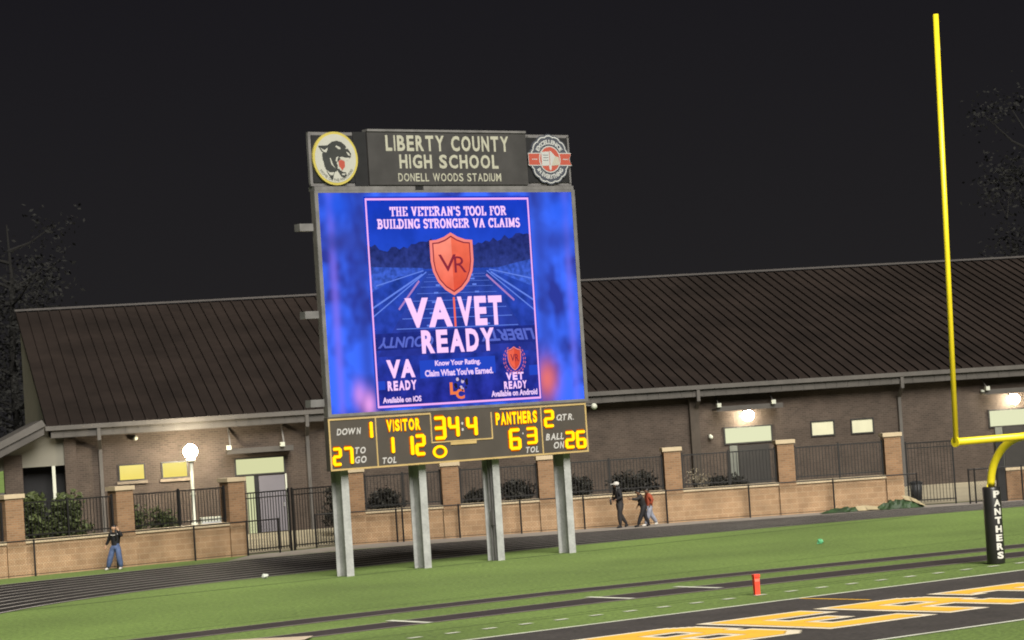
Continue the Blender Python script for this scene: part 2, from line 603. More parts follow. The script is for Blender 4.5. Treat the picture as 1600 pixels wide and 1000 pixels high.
g = MB()
g.face([(-900, -100, 0), (900, -100, 0), (900, 1500, 0), (-900, 1500, 0)])
struct('turf_field', g, M['turf'])
pk = MB()
pk.face([(-160, 99, .003), (-26.5, 99, .003), (-20, 104, .003), (-19.5, 120, .003), (40, 135, .003), (60, 260, .003), (-160, 260, .003)])
struct('bounce_sheet', pk, mat('bounce_grey', (.05, .048, .047), .85, .15, .4, fine=(6, .12)))  # unseen grey sheet, added so ground bounce on the gable stays neutral

inner = [(-14.6, 60), (-14.4, 66), (-13.83, 71.59), (-12.34, 75.34), (-10.51, 78.16), (-8.43, 80.15), (-6.21, 81.88), (-2.45, 84.88), (1.59, 87.75), (5.82, 89.95), (10.23, 91.95), (15.81, 94.0), (17.6, 94.6), (24, 96.4), (34, 98.6)]
outer = [(-23, 60), (-21.4, 72), (-19.6, 81), (-17.3, 85.8), (-14.76, 88.0), (-12.3, 90.19), (-10.3, 91.9), (-5.82, 94.8), (-2.72, 95.55), (1.76, 96.5), (6.34, 97.4), (9.88, 97.95), (14.31, 98.5), (18.2, 98.9), (25, 99.9), (36, 101.5)]


def resample(pl, n):
    L = [0]
    for a, b in zip(pl, pl[1:]):
        L.append(L[-1] + math.hypot(b[0] - a[0], b[1] - a[1]))
    out = []
    for k in range(n):
        t = L[-1] * k / (n - 1)
        j = 0
        while j < len(pl) - 2 and L[j + 1] < t:
            j += 1
        f = (t - L[j]) / (L[j + 1] - L[j])
        out.append((pl[j][0] + f * (pl[j + 1][0] - pl[j][0]), pl[j][1] + f * (pl[j + 1][1] - pl[j][1])))
    for _ in range(3):
        out = [out[0]] + [((out[i - 1][0] + 2 * out[i][0] + out[i + 1][0]) / 4, (out[i - 1][1] + 2 * out[i][1] + out[i + 1][1]) / 4) for i in range(1, n - 1)] + [out[-1]]
    return out


NI = 60
ri, ro = resample(inner, NI), resample(outer, NI)
t_ = MB()
for a in range(NI - 1):
    t_.face([(*ri[a], .006), (*ri[a + 1], .006), (*ro[a + 1], .006), (*ro[a], .006)])
struct('running_track', t_, M['track'])
ln = MB()
for k in range(0, 10):
    f = (k + .15) / 9.3
    pl = [Vector((a[0] + f * (b[0] - a[0]), a[1] + f * (b[1] - a[1]), .011)) for a, b in zip(ri, ro)]
    for a, b in zip(pl, pl[1:]):
        d = (b - a).normalized()
        n = Vector((-d.y, d.x, 0)) * .055
        ln.face([a - n, b - n, b + n, a + n])
struct('lane_lines', ln, M['lane'])
# concrete strip between track and wall, from the gate to the right
cs = MB()
strip_in = [(-10.1, 92.25), (-5.82, 94.95), (-2.72, 95.7), (1.76, 96.65), (6.34, 97.55), (9.88, 98.1), (14.31, 98.65), (18.2, 99.05), (25, 100.05), (36, 101.65)]
strip_out = [(-9.6, 95.7), (-6.6, 98.45), (-2.5, 98.9), (2, 99.3), (6.3, 99.8), (9.88, 100.2), (14.2, 100.7), (18.2, 101.1), (25, 101.9), (36, 103)]
for a in range(len(strip_in) - 1):
    cs.face([(*strip_in[a], .004), (*strip_in[a + 1], .004), (*strip_out[a + 1], .004), (*strip_out[a], .004)])
struct('concrete_apron', cs, M['edge'])


def ribbon(mb, e0, n0, e1, n1, w, z, m=0):
    a, b = FE * e0 + FN * n0, FE * e1 + FN * n1
    d = (b - a).normalized()
    n = Vector((d.y, -d.x, 0)) * w / 2
    mb.face([(*(a + n).xy, z), (*(b + n).xy, z), (*(b - n).xy, z), (*(a - n).xy, z)], m)


def poly_e(pts_lo, pts_hi, z, mb, m=0):
    for k in range(len(pts_lo) - 1):
        mb.face([fp(*pts_lo[k], z), fp(*pts_lo[k + 1], z), fp(*pts_hi[k + 1], z), fp(*pts_hi[k], z)], m)


for nm, top, bot in (('jump_runway', [(26.5, -52.2), (33.4, -52.45), (40.1, -52.2), (44.6, -51.6), (53.2, -50.25), (62, -48.7)], [(26.5, -50.9), (34.7, -51.2), (39.3, -51.15), (44.6, -50.5), (52, -49.15), (62, -47.5)]),
                     ('jump_runway', [(28.5, -48.85), (33.7, -49.1), (39.6, -49.15), (45, -48.7), (50.8, -48.0), (62, -46.4)], [(28.5, -47.72), (34.4, -47.8), (39.2, -47.65), (45, -47.1), (49.2, -46.6), (62, -45)])):
    r_ = MB()
    poly_e(bot, top, .006, r_)
    struct(nm, r_, M['runway'])
    e_ = MB()
    lo = [(a, b + .09) for a, b in bot]
    poly_e(lo, [(a, b - .03) for a, b in bot], .010, e_)
    poly_e([(a, b + .03) for a, b in top], [(a, b - .05) for a, b in top], .010, e_)
    struct('runway_edging', e_, M['edge'])
tb = MB()
for e in (33.6, 39.15, 41.8):
    ribbon(tb, e, -49.45, e - .1, -47.7, .2, .014)
struct('takeoff_board_line', tb, M['white'])
sp_ = MB()
sand = [(24, -48.9), (26.5, -49.4), (28.6, -49.2), (29.3, -48.75), (29.7, -48.3), (30.0, -47.9), (30.4, -47.5), (29.8, -46.9), (28, -46.2), (24, -46)]
sp_.face([fp(a, b, .05) for a, b in sand][::-1])
struct('sand_pit', sp_, M['sand'])

ez = MB()
ez.face([fp(0, -34.2, .008), fp(75, -34.2, .008), fp(75, -43.05, .008), fp(0, -43.05, .008)])
struct('black_end_zone', ez, M['blackturf'])
wl = MB()
ribbon(wl, 0, -43.1, 75, -43.1, .15, .013)
ribbon(wl, 0, -34.2, 75, -34.2, .15, .013)
for k in range(-6, 40):
    e = 38.51 - .926 * 2 + .926 * k
    ribbon(wl, e - .16, -44.88, e + .16, -44.88, .17, .013)
struct('field_line_paint', wl, M['white'])
yl = MB()
ribbon(yl, 39.8, -43.0, 39.8, -40.9, .10, .016)
struct('hash_line_paint', yl, M['mustard'])
# faint thin dark lines on the turf, one through the scoreboard posts
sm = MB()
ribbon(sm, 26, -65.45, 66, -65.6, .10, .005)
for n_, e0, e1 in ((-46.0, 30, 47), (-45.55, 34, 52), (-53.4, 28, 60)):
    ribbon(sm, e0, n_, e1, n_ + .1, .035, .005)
struct('turf_dark_lines', sm, mat('thin_dark_turf', (.03, .045, .016), .9))

# end-zone lettering: block letters rasterised on a fine grid, white border and yellow body
GLY = {
    'L': ["#.....", "#.....", "#.....", "#.....", "#.....", "######"],
}


def block_letter(ch, nx=28, ny=38):
    w = 11
    g = [[False] * nx for _ in range(ny)]

    def rect(x0, x1, y0, y1, v=True):
        for y in range(max(0, y0), min(ny, y1)):
            for x in range(max(0, x0), min(nx, x1)):
                g[y][x] = v
    if ch == 'L':
        rect(0, w, 0, ny); rect(0, nx, 0, w)
    elif ch == 'I':
        rect(10, 18, 0, ny); rect(4, 24, 0, w); rect(4, 24, ny - w, ny)
    elif ch == 'B':
        rect(0, nx, 0, ny); rect(w, nx - w, w, 15, False); rect(w, nx - w, 23, ny - w, False); rect(nx - 2, nx, 18, 20, False)
    elif ch == 'E':
        rect(0, w, 0, ny); rect(0, nx, 0, w); rect(0, nx, ny - w, ny); rect(0, 21, 15, 23)
    elif ch == 'R':
        rect(0, nx, 0, ny); rect(w, nx - w, 23, ny - w, False); rect(w, nx - w, 0, 15, False); rect(nx - 2, nx, 16, 19, False)
    elif ch == 'T':
        rect(10, 18, 0, ny); rect(0, nx, ny - w, ny); rect(0, 5, ny - 13, ny); rect(nx - 5, nx, ny - 13, ny)
    elif ch == 'Y':
        for y in range(ny):
            if y < 17:
                rect(10, 18, y, y + 1)
            else:
                k = (y - 17) / (ny - 17) * 10
                rect(int(10 - k), int(18 - k), y, y + 1); rect(int(10 + k), int(18 + k), y, y + 1)
    if ch in 'BR':                        # chamfered right corners
        for y in range(ny):
            for x in range(nx):
                if (nx - 1 - x) + (ny - 1 - y) < 4 or (ch == 'B' and (nx - 1 - x) + y < 4):
                    g[y][x] = False
    return g


def erode(g, r):
    ny, nx = len(g), len(g[0])
    return [[all(0 <= y + dy < ny and 0 <= x + dx < nx and g[y + dy][x + dx] for dx in range(-r, r + 1) for dy in range(-r, r + 1)) for x in range(nx)] for y in range(ny)]


def lay_letter(mb, g, e0, n0, cell, z, m=0):
    """merge cells into rectangles; e to the right, up is away from the stand (-n)"""
    ny, nx = len(g), len(g[0])
    used = [[False] * nx for _ in range(ny)]
    for y in range(ny):
        x = 0
        while x < nx:
            if g[y][x] and not used[y][x]:
                x1 = x
                while x1 < nx and g[y][x1] and not used[y][x1]:
                    x1 += 1
                y1 = y + 1
                while y1 < ny and all(g[y1][q] and not used[y1][q] for q in range(x, x1)):
                    y1 += 1
                for yy in range(y, y1):
                    for q in range(x, x1):
                        used[yy][q] = True
                mb.face([fp(e0 + x * cell, n0 - y * cell, z), fp(e0 + x1 * cell, n0 - y * cell, z), fp(e0 + x1 * cell, n0 - y1 * cell, z), fp(e0 + x * cell, n0 - y1 * cell, z)], m)
                x = x1
            else:
                x += 1


lw, ly = MB(), MB()
for k, ch in enumerate('LIBERTY'):
    e0 = 34.72 + (k - 3) * 3.12 + (.12 if ch in 'TY' else 0)
    gg = block_letter(ch)
    lay_letter(lw, gg, e0, -36.75, .1, .014)
    lay_letter(ly, erode(gg, 2), e0, -36.75, .1, .019)
struct('end_zone_letter_border', lw, mat('white_letter_paint', (.52, .46, .35), .8, .1, 2, fine=(25, .1)))
struct('end_zone_letters', ly, M['mustard'])

# ---------------------------------------------------------------- perimeter walls, pillars, fences
WLO, WLY = (-17.32, 90.0, 0), R(36.5)
WRO, WRY = (-6.72, 98.3, 0), R(6.0)
GTO, GTY = (-9.77, 95.58, 0), R(42.9)


def along(O, yaw, u, d=0, z=0):
    return (O[0] + u * math.cos(yaw) - d * math.sin(yaw), O[1] + u * math.sin(yaw) + d * math.cos(yaw), z)


def block_wall(O, yaw, u0, u1, label):
    t = thing('block_wall', O, yaw, label, 'wall')
    MB().box(u0, u1, 0, .3, -.2, 1.09).build('block_face', M['block'], t)
    MB().box(u0, u1, -.045, .345, 1.09, 1.21).build('stone_cap', M['cap'], t)
    return t


block_wall(WLO, WLY, -9, 9.2, 'left run of tan block wall with cream stone cap behind the woman in jeans')
block_wall(WRO, WRY, .3, 20.6, 'long right run of tan block wall with cream stone cap behind the scoreboard posts')


def pillar(O, yaw, u1, w, label, ubase=None):
    t = thing('brick_pillar', along(O, yaw, u1 - w / 2), yaw, label, 'pillar', 'brick pillars in the perimeter wall')
    h = w / 2
    MB().box(-h - .01, h + .01, -.09, w - .1, -.2, 1.12).build('block_base', M['block'], t)
    MB().box(-h, h, -.075, w - .12, 1.12, 2.6).build('brick_shaft', M['pbrick'], t)
    MB().box(-h - .05, h + .05, -.125, w - .07, 2.6, 2.74).build('stone_cap', M['cap'], t)


for u1, lab in ((.95, 'brick pillar with cream cap at the left edge beside the green hedge'),
                (5.05, 'brick pillar with cream cap right behind the woman in jeans'),
                (9.43, 'brick pillar with cream cap at the left side of the tall iron gate')):
    pillar(WLO, WLY, u1, .65, lab)
for u1, lab in ((1.02, 'brick pillar half hidden behind the leftmost scoreboard post'),
                (4.46, 'brick pillar between the second and third scoreboard posts'),
                (7.96, 'brick pillar mostly hidden behind the rightmost scoreboard post'),
                (12.58, 'brick pillar just right of the walker in the orange hoodie'),
                (16.77, 'brick pillar below and right of the bright wall lamp near the long cream panel'),
                (20.76, 'brick pillar at the right end of the wall by the crumpled green tarps')):
    pillar(WRO, WRY, u1, .62, lab)


def iron_fence(O, yaw, u0, u1, label, z0=1.27, z1=2.42, d=.15, group='iron fence panels on the wall', mid=True, name='iron_fence', post_low=None):
    t = thing(name, along(O, yaw, u0), yaw, label, 'fence' if name == 'iron_fence' else 'gate', group)
    L = u1 - u0
    p = MB()
    n = max(3, int(L / .118))
    for k in range(1, n):
        x = L * k / n
        p.box(x - .0105, x + .0105, d - .0105, d + .0105, z0, z1 + .0)
    p.build('pickets', M['iron'], t)
    MB().box(0, L, d - .02, d + .02, z1 - .02, z1 + .025).build('rail', M['iron'], t)
    MB().box(0, L, d - .019, d + .019, z1 - .2, z1 - .165).build('rail', M['iron'], t) if name != 'iron_fence' else None
    MB().box(0, L, d - .02, d + .02, z0 + .06, z0 + .1).build('rail', M['iron'], t)
    zl = z0 - .06 if post_low is None else post_low
    for x in ([.04, L / 2, L - .04] if mid else [.04, L - .04]):
        MB().box(x - .032, x + .032, d - .032, d + .032, zl, z1 + .08).build('post', M['iron'], t)
    return t


iron_fence(WLO, WLY, -3.4, .28, 'black iron fence panel cut off by the left edge of the frame')
iron_fence(WLO, WLY, .97, 4.38, 'black iron fence panel in front of the tall green hedge')
iron_fence(WLO, WLY, 5.07, 8.76, 'black iron fence panel in front of the white lamp post')
iron_fence(WRO, WRY, 1.04, 3.82, 'black iron fence panel seen between the two left scoreboard posts')
iron_fence(WRO, WRY, 4.48, 7.32, 'black iron fence panel behind the third scoreboard post')
iron_fence(WRO, WRY, 7.98, 11.94, 'black iron fence panel above the walker in the white cap')
iron_fence(WRO, WRY, 12.6, 16.13, 'black iron fence panel with pale seed heads behind its left end')
iron_fence(WRO, WRY, 16.79, 20.12, 'black iron fence panel below the two small cream windows')

# tall iron gates left and right
iron_fence(GTO, GTY, .05, 2.12, 'left leaf of the tall black iron gate beside the brick pillar', .1, 2.15, .1, None, False, 'iron_gate', -.1)
iron_fence(GTO, GTY, 2.2, 4.3, 'right leaf of the tall black iron gate next to the leftmost scoreboard post', .1, 2.15, .1, None, False, 'iron_gate', -.1)
iron_fence((14.0, 100.6, 0), R(-8), .08, 1.85, 'tall black iron gate leaf standing open by the crumpled tarps at right', .12, 2.3, 0, None, False, 'iron_gate', -.1)


def low_fence(O, yaw, us, d, label, z=1.19, mesh=True, ends=None):
    """waist-high black chain link fence: posts, top rail, wire mesh"""
    t = thing('chain_link_fence', along(O, yaw, us[0], -d), yaw, label, 'fence')
    L = us[-1] - us[0]
    for u in us:
        x = u - us[0]
        MB().tube([(x, 0, -.1), (x, 0, z + .03)], .032, 8).build('post', M['iron'], t)
    MB().tube([(0, 0, z), (L, 0, z)], .023, 8).build('rail', M['iron'], t)
    MB().tube([(0, 0, .07), (L, 0, .07)], .012, 6).build('rail', M['iron'], t)
    w = MB()
    s_ = .11
    hh = z - .08
    n = int((L + hh) / s_)
    for k in range(n):
        for sg in (1, -1):
            a = k * s_ - hh
            x0, x1 = max(0, a), min(L, a + hh)
            if x1 <= x0:
                continue
            za, zb = x0 - a, x1 - a
            if sg < 0:
                za, zb = hh - za, hh - zb
            yy = .003 * sg
            w.face([(x0, yy, .08 + za - .003), (x1, yy, .08 + zb - .003), (x1, yy, .08 + zb + .003), (x0, yy, .08 + za + .003)])
    w.build('wire_mesh', M['iron'], t)
    return t


low_fence(WLO, WLY, [-8, -4.2, -1.5, 1.15, 4.2, 7.2, 9.3, 10.6], .28, 'black chain link fence with top rail in front of the left wall run')
low_fence(WRO, WRY, [-.8, 2.1, 2.32, 4.35, 6.58, 8.88, 11.91, 14.95, 18.08, 21.2], .3, 'black chain link fence with top rail in front of the long right wall run')
low_fence((16.15, 99.35, 0), R(3), [0, .22, 1.95, 2.3, 6], 0, 'black chain link fence stub with twin gate posts behind the goalpost pad', 1.24)

gp = thing('gate_post', (17.38, 99.75, 0), R(6), 'dark square steel column behind the padded goalpost base', 'post')
MB().box(-.14, .14, -.14, .14, -.1, 2.18).build('column', M['iron'], gp)
MB().box(-.17, .17, -.17, .17, 2.181, 2.22).build('column_cap', M['frame_dark'], gp)
bs = thing('brick_wall_stub', (17.6, 99.8, 0), R(6), 'reddish low brick wall with pale cap at the right edge behind the goalpost', 'wall')
MB().box(0, 6, 0, .3, -.2, 1.1).build('brick_face', M['pbrick'], bs)
MB().box(-.02, 6.05, -.04, .34, 1.1, 1.2).build('stone_cap', M['cap'], bs)

# ---------------------------------------------------------------- yard behind the walls
BO, BY = (-8.5, 104.0, 0), R(13.5)
yd = MB()
near = [along(WLO, WLY, -9, .3, .02), along(WLO, WLY, 9.5, .2, .02), along(GTO, GTY, 4.2, .1, .02), along(WRO, WRY, 20.6, .3, .02), (18, 101.4, .02), (45, 103.5, .02)]
far = [along(BO, BY, -16, 30, .45), along(BO, BY, -2.5, 0, .45), along(BO, BY, 1.0, 0, .45), along(BO, BY, 24, 0, .42), along(BO, BY, 28, 0, .40), along(BO, BY, 48, 0, .40)]  # first corner stretched out of view for neutral bounce on the gable
for k in range(len(near) - 1):
    yd.face([near[k], near[k + 1], far[k + 1], far[k]])
struct('concrete_yard', yd, M['concrete'])
bd = MB()
for O, yaw, u0, u1, dd in ((WLO, WLY, -9, 8.4, 3.6), (WRO, WRY, .5, 20.3, 2.3)):
    a = [along(O, yaw, u0, .29, -.1), along(O, yaw, u1, .29, -.1), along(O, yaw, u1, dd, -.1), along(O, yaw, u0, dd, -.1)]
    b = [(p[0], p[1], 1.0) for p in a]
    i = len(bd.v)
    bd.v += a + b
    for q in ((4, 5, 6, 7), (0, 1, 5, 4), (1, 2, 6, 5), (2, 3, 7, 6), (3, 0, 4, 7)):
        bd.f.append(tuple(i + k for k in q)); bd.m.append(0)
struct('planting_bed', bd, M['soil'])

# ---------------------------------------------------------------- field house
B = thing('brick_field_house', BO, BY, 'long low dark brick field house with a brown standing seam metal roof', 'building')
UL, UR = -9.2, 38.0
wall = MB()
wall.box(-8.3, UR, 0, .3, -.2, 4.85)
wall.build('brick_wall', M['brick'], B)
SL = (9.97 - 4.95) / 15.6
ge = MB()
ge.face([(UL, 15, -.2), (UL, .6, -.2), (UL, .6, 4.85 + 1.2 * SL), (UL, 15, 9.85)])
ge.face([(UR, 15, -.2), (UL, 15, -.2), (UL, 15, 9.85), (UR, 15, 9.85)])
ge.face([(UR, .3, -.2), (UR, 15, -.2), (UR, 15, 9.85), (UR, .3, 4.85 + .9 * SL)])
ge.build('gable_end', M['cream_panel'], B)
rf = MB()


def rz_(y):
    return 4.97 + (y + .6) * SL


rf.face([(-9.35, -.6, rz_(-.6)), (UR + .4, -.6, rz_(-.6)), (UR + .4, 15.1, rz_(15.1)), (-9.35, 15.1, rz_(15.1))])
rf.face([(-9.35, -.6, rz_(-.6) - .1), (-9.35, 15.1, rz_(15.1) - .1), (UR + .4, 15.1, rz_(15.1) - .1), (UR + .4, -.6, rz_(-.6) - .1)])
rf.face([(-9.35, -.6, rz_(-.6) - .1), (-9.35, -.6, rz_(-.6)), (-9.35, 15.1, rz_(15.1)), (-9.35, 15.1, rz_(15.1) - .1)])
nse = int((UR + 9.7) / .46)
for k in range(nse + 1):
    u = -9.32 + k * .46
    for a, b in (((u - .025), (u + .025)),):
        i = len(rf.v)
        for y in (-.6, 15.05):
            z = rz_(y)
            rf.v += [(a, y, z), (b, y, z), (b, y, z + .075), (a, y, z + .075)]
        for q in ((0, 1, 2, 3), (0, 3, 7, 4), (1, 5, 6, 2), (3, 2, 6, 7), (4, 7, 6, 5)):
            rf.f.append(tuple(i + x for x in q)); rf.m.append(0)
roof = rf.build('metal_roof', M['roof'], B)
MB().box(-9.38, UR + .4, 14.95, 15.2, rz_(15) + .06, rz_(15) + .14).build('ridge_cap', mat('ridge_metal', (.032, .028, .026), .6), roof)
fa = MB()
u = -9.2
while u < UR + .3:
    u2 = min(u + .46, UR + .3)
    fa.box(u + .012, u2 - .012, -.615, -.54, 4.53, 4.82)
    u = u2
fa.box(-9.2, UR + .3, -.6, -.52, 4.52, 4.83)
fa.build('fascia', M['fascia'], B)
MB().box(-9.4, UR + .4, -.74, -.605, 4.81, 4.975).build('gutter', M['gutter'], B)
MB().box(-9.2, UR, -.51, -.002, 4.56, 4.62).build('soffit', M['soffit'], B)


def downspout(u, w=.13, z0=.4):
    d = MB()
    d.box(u - w / 2, u + w / 2, -.72, -.62, 4.35, 4.82)
    d.bar((u, -.66, 4.38), (u + .06, -.1, 4.05), w, .1)
    d.box(u + .06 - w / 2, u + .06 + w / 2, -.13, -.012, z0, 4.0)
    d.build('downspout', M['gutter'], B)


for u in (-7.44, .38, 15.86, 24.36):
    downspout(u)
MB().box(15.62, 15.98, -.2, -.02, .35, 4.5).build('brick_pilaster', mat('pilaster_brown', (.035, .028, .022), .9), B)  # pilaster in one even dark brown


def window(u0, u1, z0, z1, pane, sill=True):
    f = MB()
    t = .055
    f.box(u0 - t, u0, -.05, .02, z0 - t, z1 + t)
    f.box(u1, u1 + t, -.05, .02, z0 - t, z1 + t)
    f.box(u0, u1, -.05, .02, z1, z1 + t)
    f.box(u0, u1, -.05, .02, z0 - t, z0)
    w = f.build('window', M['frame_dark'], B)
    MB().box(u0, u1, -.02, .01, z0, z1).build('pane', pane, w)
    if sill:
        MB().box(u0 - .12, u1 + .12, -.09, -.003, z0 - t - .11, z0 - t - .003).build('sill', mat('brown_sill', (.10, .08, .06), .8), w)


yp = grad_mat('lit_window_amber', 2.8, (244, 222, 112), 3.35, (250, 232, 136), .05, 1.5)
for a, b, c_, d in ((-6.70, -5.80, 2.80, 3.33), (-5.09, -4.19, 2.79, 3.32)):
    window(a, b, c_, d, yp)
cp = mat('cream_blind', (.34, .335, .24), .5, .05, 2)
for a, b, c_, d in ((20.68, 21.58, 2.70, 3.22), (22.37, 23.24, 2.69, 3.2)):
    window(a, b, c_, d, cp, False)
lp = glow('lit_transom', (215, 216, 166), 1.0)
lp2 = glow('transom_cream_glow', (230, 232, 192), 1)  # cream panels under the canopies, given a glow in place of floodlight


def entrance(u0, u1, z0, z1, pane, label):
    f = MB()
    t = .06
    f.box(u0 - t, u1 + t, -.05, .02, z1, z1 + t)
    f.box(u0 - t, u1 + t, -.05, .02, z0 - t, z0)
    f.box(u0 - t, u0, -.05, .02, z0, z1)
    f.box(u1, u1 + t, -.05, .02, z0, z1)
    w = f.build('transom_window', M['frame_dark'], B)
    MB().box(u0, u1, -.03, .01, z0, z1).build('pane', pane, w)


entrance(-2.33, -.52, 2.70, 3.27, lp, '')
entrance(17.06, 18.96, 2.62, 3.2, lp2, '')
entrance(28.27, 30.2, 2.57, 3.19, lp2, '')
# doorway under the left transom: lit interior strip, grey leaf, dark gap
dr = MB().box(-1.5, -.52, -.06, .02, .48, 2.6).build('door', M['doorgrey'], B)
MB().box(-.5, -.44, -.075, .015, .46, 2.63).build('door_jamb', M['lampwhite'], dr)
MB().box(-.62, -.57, -.12, -.062, 1.4, 1.55).build('handle', M['galv'], dr)
MB().box(-1.98, -1.68, -.02, .03, .46, 2.62).build('lit_doorway', glow('lit_doorway_strip', (218, 220, 172), .95), B)
MB().box(-1.675, -1.505, -.015, .03, .46, 2.62).build('dark_doorway', M['dark'], B)
# doorways under the right transoms
for a in (17.1, 28.35):
    d_ = MB().box(a + .45, a + 1.75, -.05, .02, .4, 2.5).build('door', M['frame_dark'], B)
    MB().box(a + .1, a + .42, -.06, .015, .4, 2.52).build('door_jamb', mat('grey_green_jamb', (.07, .075, .065), .6), d_)


def canopy(u0, u1, z, w=.62):
    c_ = MB()
    c_.box(u0, u1, -w, -.01, z - .0, z + .06)
    c_.box(u0 - .02, u1 + .02, -w - .05, -w, z - .05, z + .15)
    o = c_.build('canopy', M['fascia'], B)
    for u in (u0 + .15, u1 - .3):
        MB().bar((u, -w + .1, z + .1), (u, -.05, min(z + .92, 4.5)), .05, .05).build('bracket', M['gutter'], o)
        MB().bar((u - .1, -w - .02, z + .2), (u - .1, -w - .2, z + .2), .16, .16).build('floodlight_head', M['lampwhite'], o)


canopy(-2.7, -.22, 3.55)
canopy(16.6, 19.3, 3.94)
canopy(27.9, 30.6, 3.92)


def small_fixture(u, z):
    k = MB()
    k.ball((u, -.16, z), .09, 10, 6)
    k.box(u - .04, u + .04, -.1, -.01, z - .04, z + .1)
    k.build('security_light', M['lampwhite'], B, True)


for u, z in ((-6.05, 4.33), (16.42, 2.91), (28.0, 3.98)):
    small_fixture(u, z)

# porch wing at the far left
po = MB()
po.prism([(-13.2, 3.55), (-9.53, 5.22), (-9.40, 5.0), (-13.2, 3.3)], -1.2, 6)
po.build('porch_roof', M['gutter'], B)
pf = MB()
pf.prism([(-13.2, 3.3), (-9.47, 4.98), (-9.47, 4.68), (-13.2, 2.98)], -1.12, -.98)
pf.build('porch_fascia', M['fascia'], B)
pi_ = MB()
pi_.prism([(-12.6, 3.3), (-10.21, 3.5), (-8.7, 3.5), (-8.7, 4.55), (-9.42, 4.66), (-12.6, 3.24)][0:6], -.12, .1)
pi_.build('porch_gable_panel', mat('porch_stucco', (.105, .10, .082), .8, .06, 1.5), B)
MB().box(-10.95, -10.28, -.25, .4, -.2, 3.98).build('brick_pier', M['brick'], B)
MB().box(-8.72, -8.28, -.22, .28, -.2, 4.53).build('brick_pier', M['brick'], B)
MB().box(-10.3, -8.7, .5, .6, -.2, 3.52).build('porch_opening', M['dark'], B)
MB().box(-9.2, -9.08, -.12, 0.0, .4, 3.5).build('porch_post', M['lampwhite'], B)


bulb = glow('lamp_glass', (255, 240, 208), 480)
bulb_w = glow('wall_lamp_glass', (255, 242, 214), 230)


def wall_lamp(u, z, label):
    p = along(BO, BY, u, -.02, z)
    t = thing('wall_lamp', p, BY, label, 'lamp', 'wall lamps on the brick field house')
    MB().box(-.2, .2, -.52, -.3, .19, .215).build('housing', M['frame_dark'], t)
    MB().ball((0, -.42, 0), .21, 16, 12, sq=(1.1, .9, 1)).build('lens', bulb_w, t, True)
    MB().bar((0, -.0, .16), (0, -.3, .2), .08, .03).build('bracket', M['frame_dark'], t)
    return t


wall_lamp(17.92, 3.66, 'bright wall lamp above the long cream panel right of the scoreboard')
wall_lamp(29.2, 3.62, 'bright wall lamp at the right edge beside the yellow crossbar')

lpn = thing('lamp_post', (-12.19, 101.3, .95), 0, 'white lamp post with glowing round lamp behind the iron fence at left', 'lamp')
MB().tube([(0, 0, -.1), (0, 0, .12), (0, 0, .13), (0, 0, 1.2), (0, 0, 2.35)], [.13, .13, .075, .068, .06], 14).build('pole', M['lampwhite'], lpn, True)
MB().tube([(0, 0, -.75), (0, 0, -.101)], .28, 16).build('pedestal', M['concrete'], lpn)
MB().tube([(0, 0, 1.15), (0, 0, 1.23)], .1, 14).build('collar', M['lampwhite'], lpn)
MB().tube([(0, 0, 2.35), (0, 0, 2.4), (0, 0, 2.47), (0, 0, 2.51)], [.07, .16, .16, .1], 14).build('lamp_holder', M['lampwhite'], lpn)
MB().ball((0, 0, 2.76), .26, 16, 12).build('globe', bulb, lpn, True)

# ---------------------------------------------------------------- scoreboard
SBO, SBY = (-5.21, 78.22, 0), R(37.17)
S = thing('scoreboard', SBO, SBY, 'tall stadium scoreboard with a blue video screen on four steel posts', 'scoreboard')
YF = -.40                                  # front plane
for k, u in enumerate((.135, 2.85, 5.525, 8.225)):
    p = MB()
    hw = .125
    top = 4.54
    p.box(u - hw, u + hw, -.07, -.045, -.3, top)
    p.box(u - hw, u + hw, .43, .455, -.3, top)
    p.box(u - .01, u + .01, -.0449, .429, -.3, top)
    po_ = p.build('support_post', M['galv'], S)
    if k == 2:
        MB().tube([(u - .07, .10, 0), (u - .07, .10, 3)], .035, 8).build('conduit', M['alu'], po_)
        MB().tube([(u - .07, .24, 0), (u - .07, .24, 3)], .03, 8).build('conduit', M['alu'], po_)
        MB().box(u - .12, u - .02, .05, .17, 1.05, 1.5).build('junction_box', M['alu'], po_)
# video screen cabinet
cab = MB()
cab.box(-.52, 8.93, YF + .03, -.2, 4.56, 11.02)
scr = cab.build('video_screen', M['cabinet'], S)
sm_ = MB()
sm_.box(-.52, -.40, YF - .02, YF + .029, 4.56, 11.02)
sm_.box(8.80, 8.93, YF - .02, YF + .029, 4.56, 11.02)
sm_.box(-.40, 8.80, YF - .02, YF + .029, 10.95, 11.02)
sm_.box(-.40, 8.80, YF - .02, YF + .029, 4.56, 4.64)
sm_.build('bezel', M['alu'], scr)
mbm = MB()
mbm.box(-.5, 3.0, YF - .01, -.1, 11.025, 11.14)
mbm.box(3.3, 8.9, YF - .01, -.1, 11.025, 11.14)
mbm.build('header_beam', M['alu'], S)
MB().box(3.0, 3.3, YF + .02, -.1, 11.025, 11.14).build('beam_joint', M['black'], S)


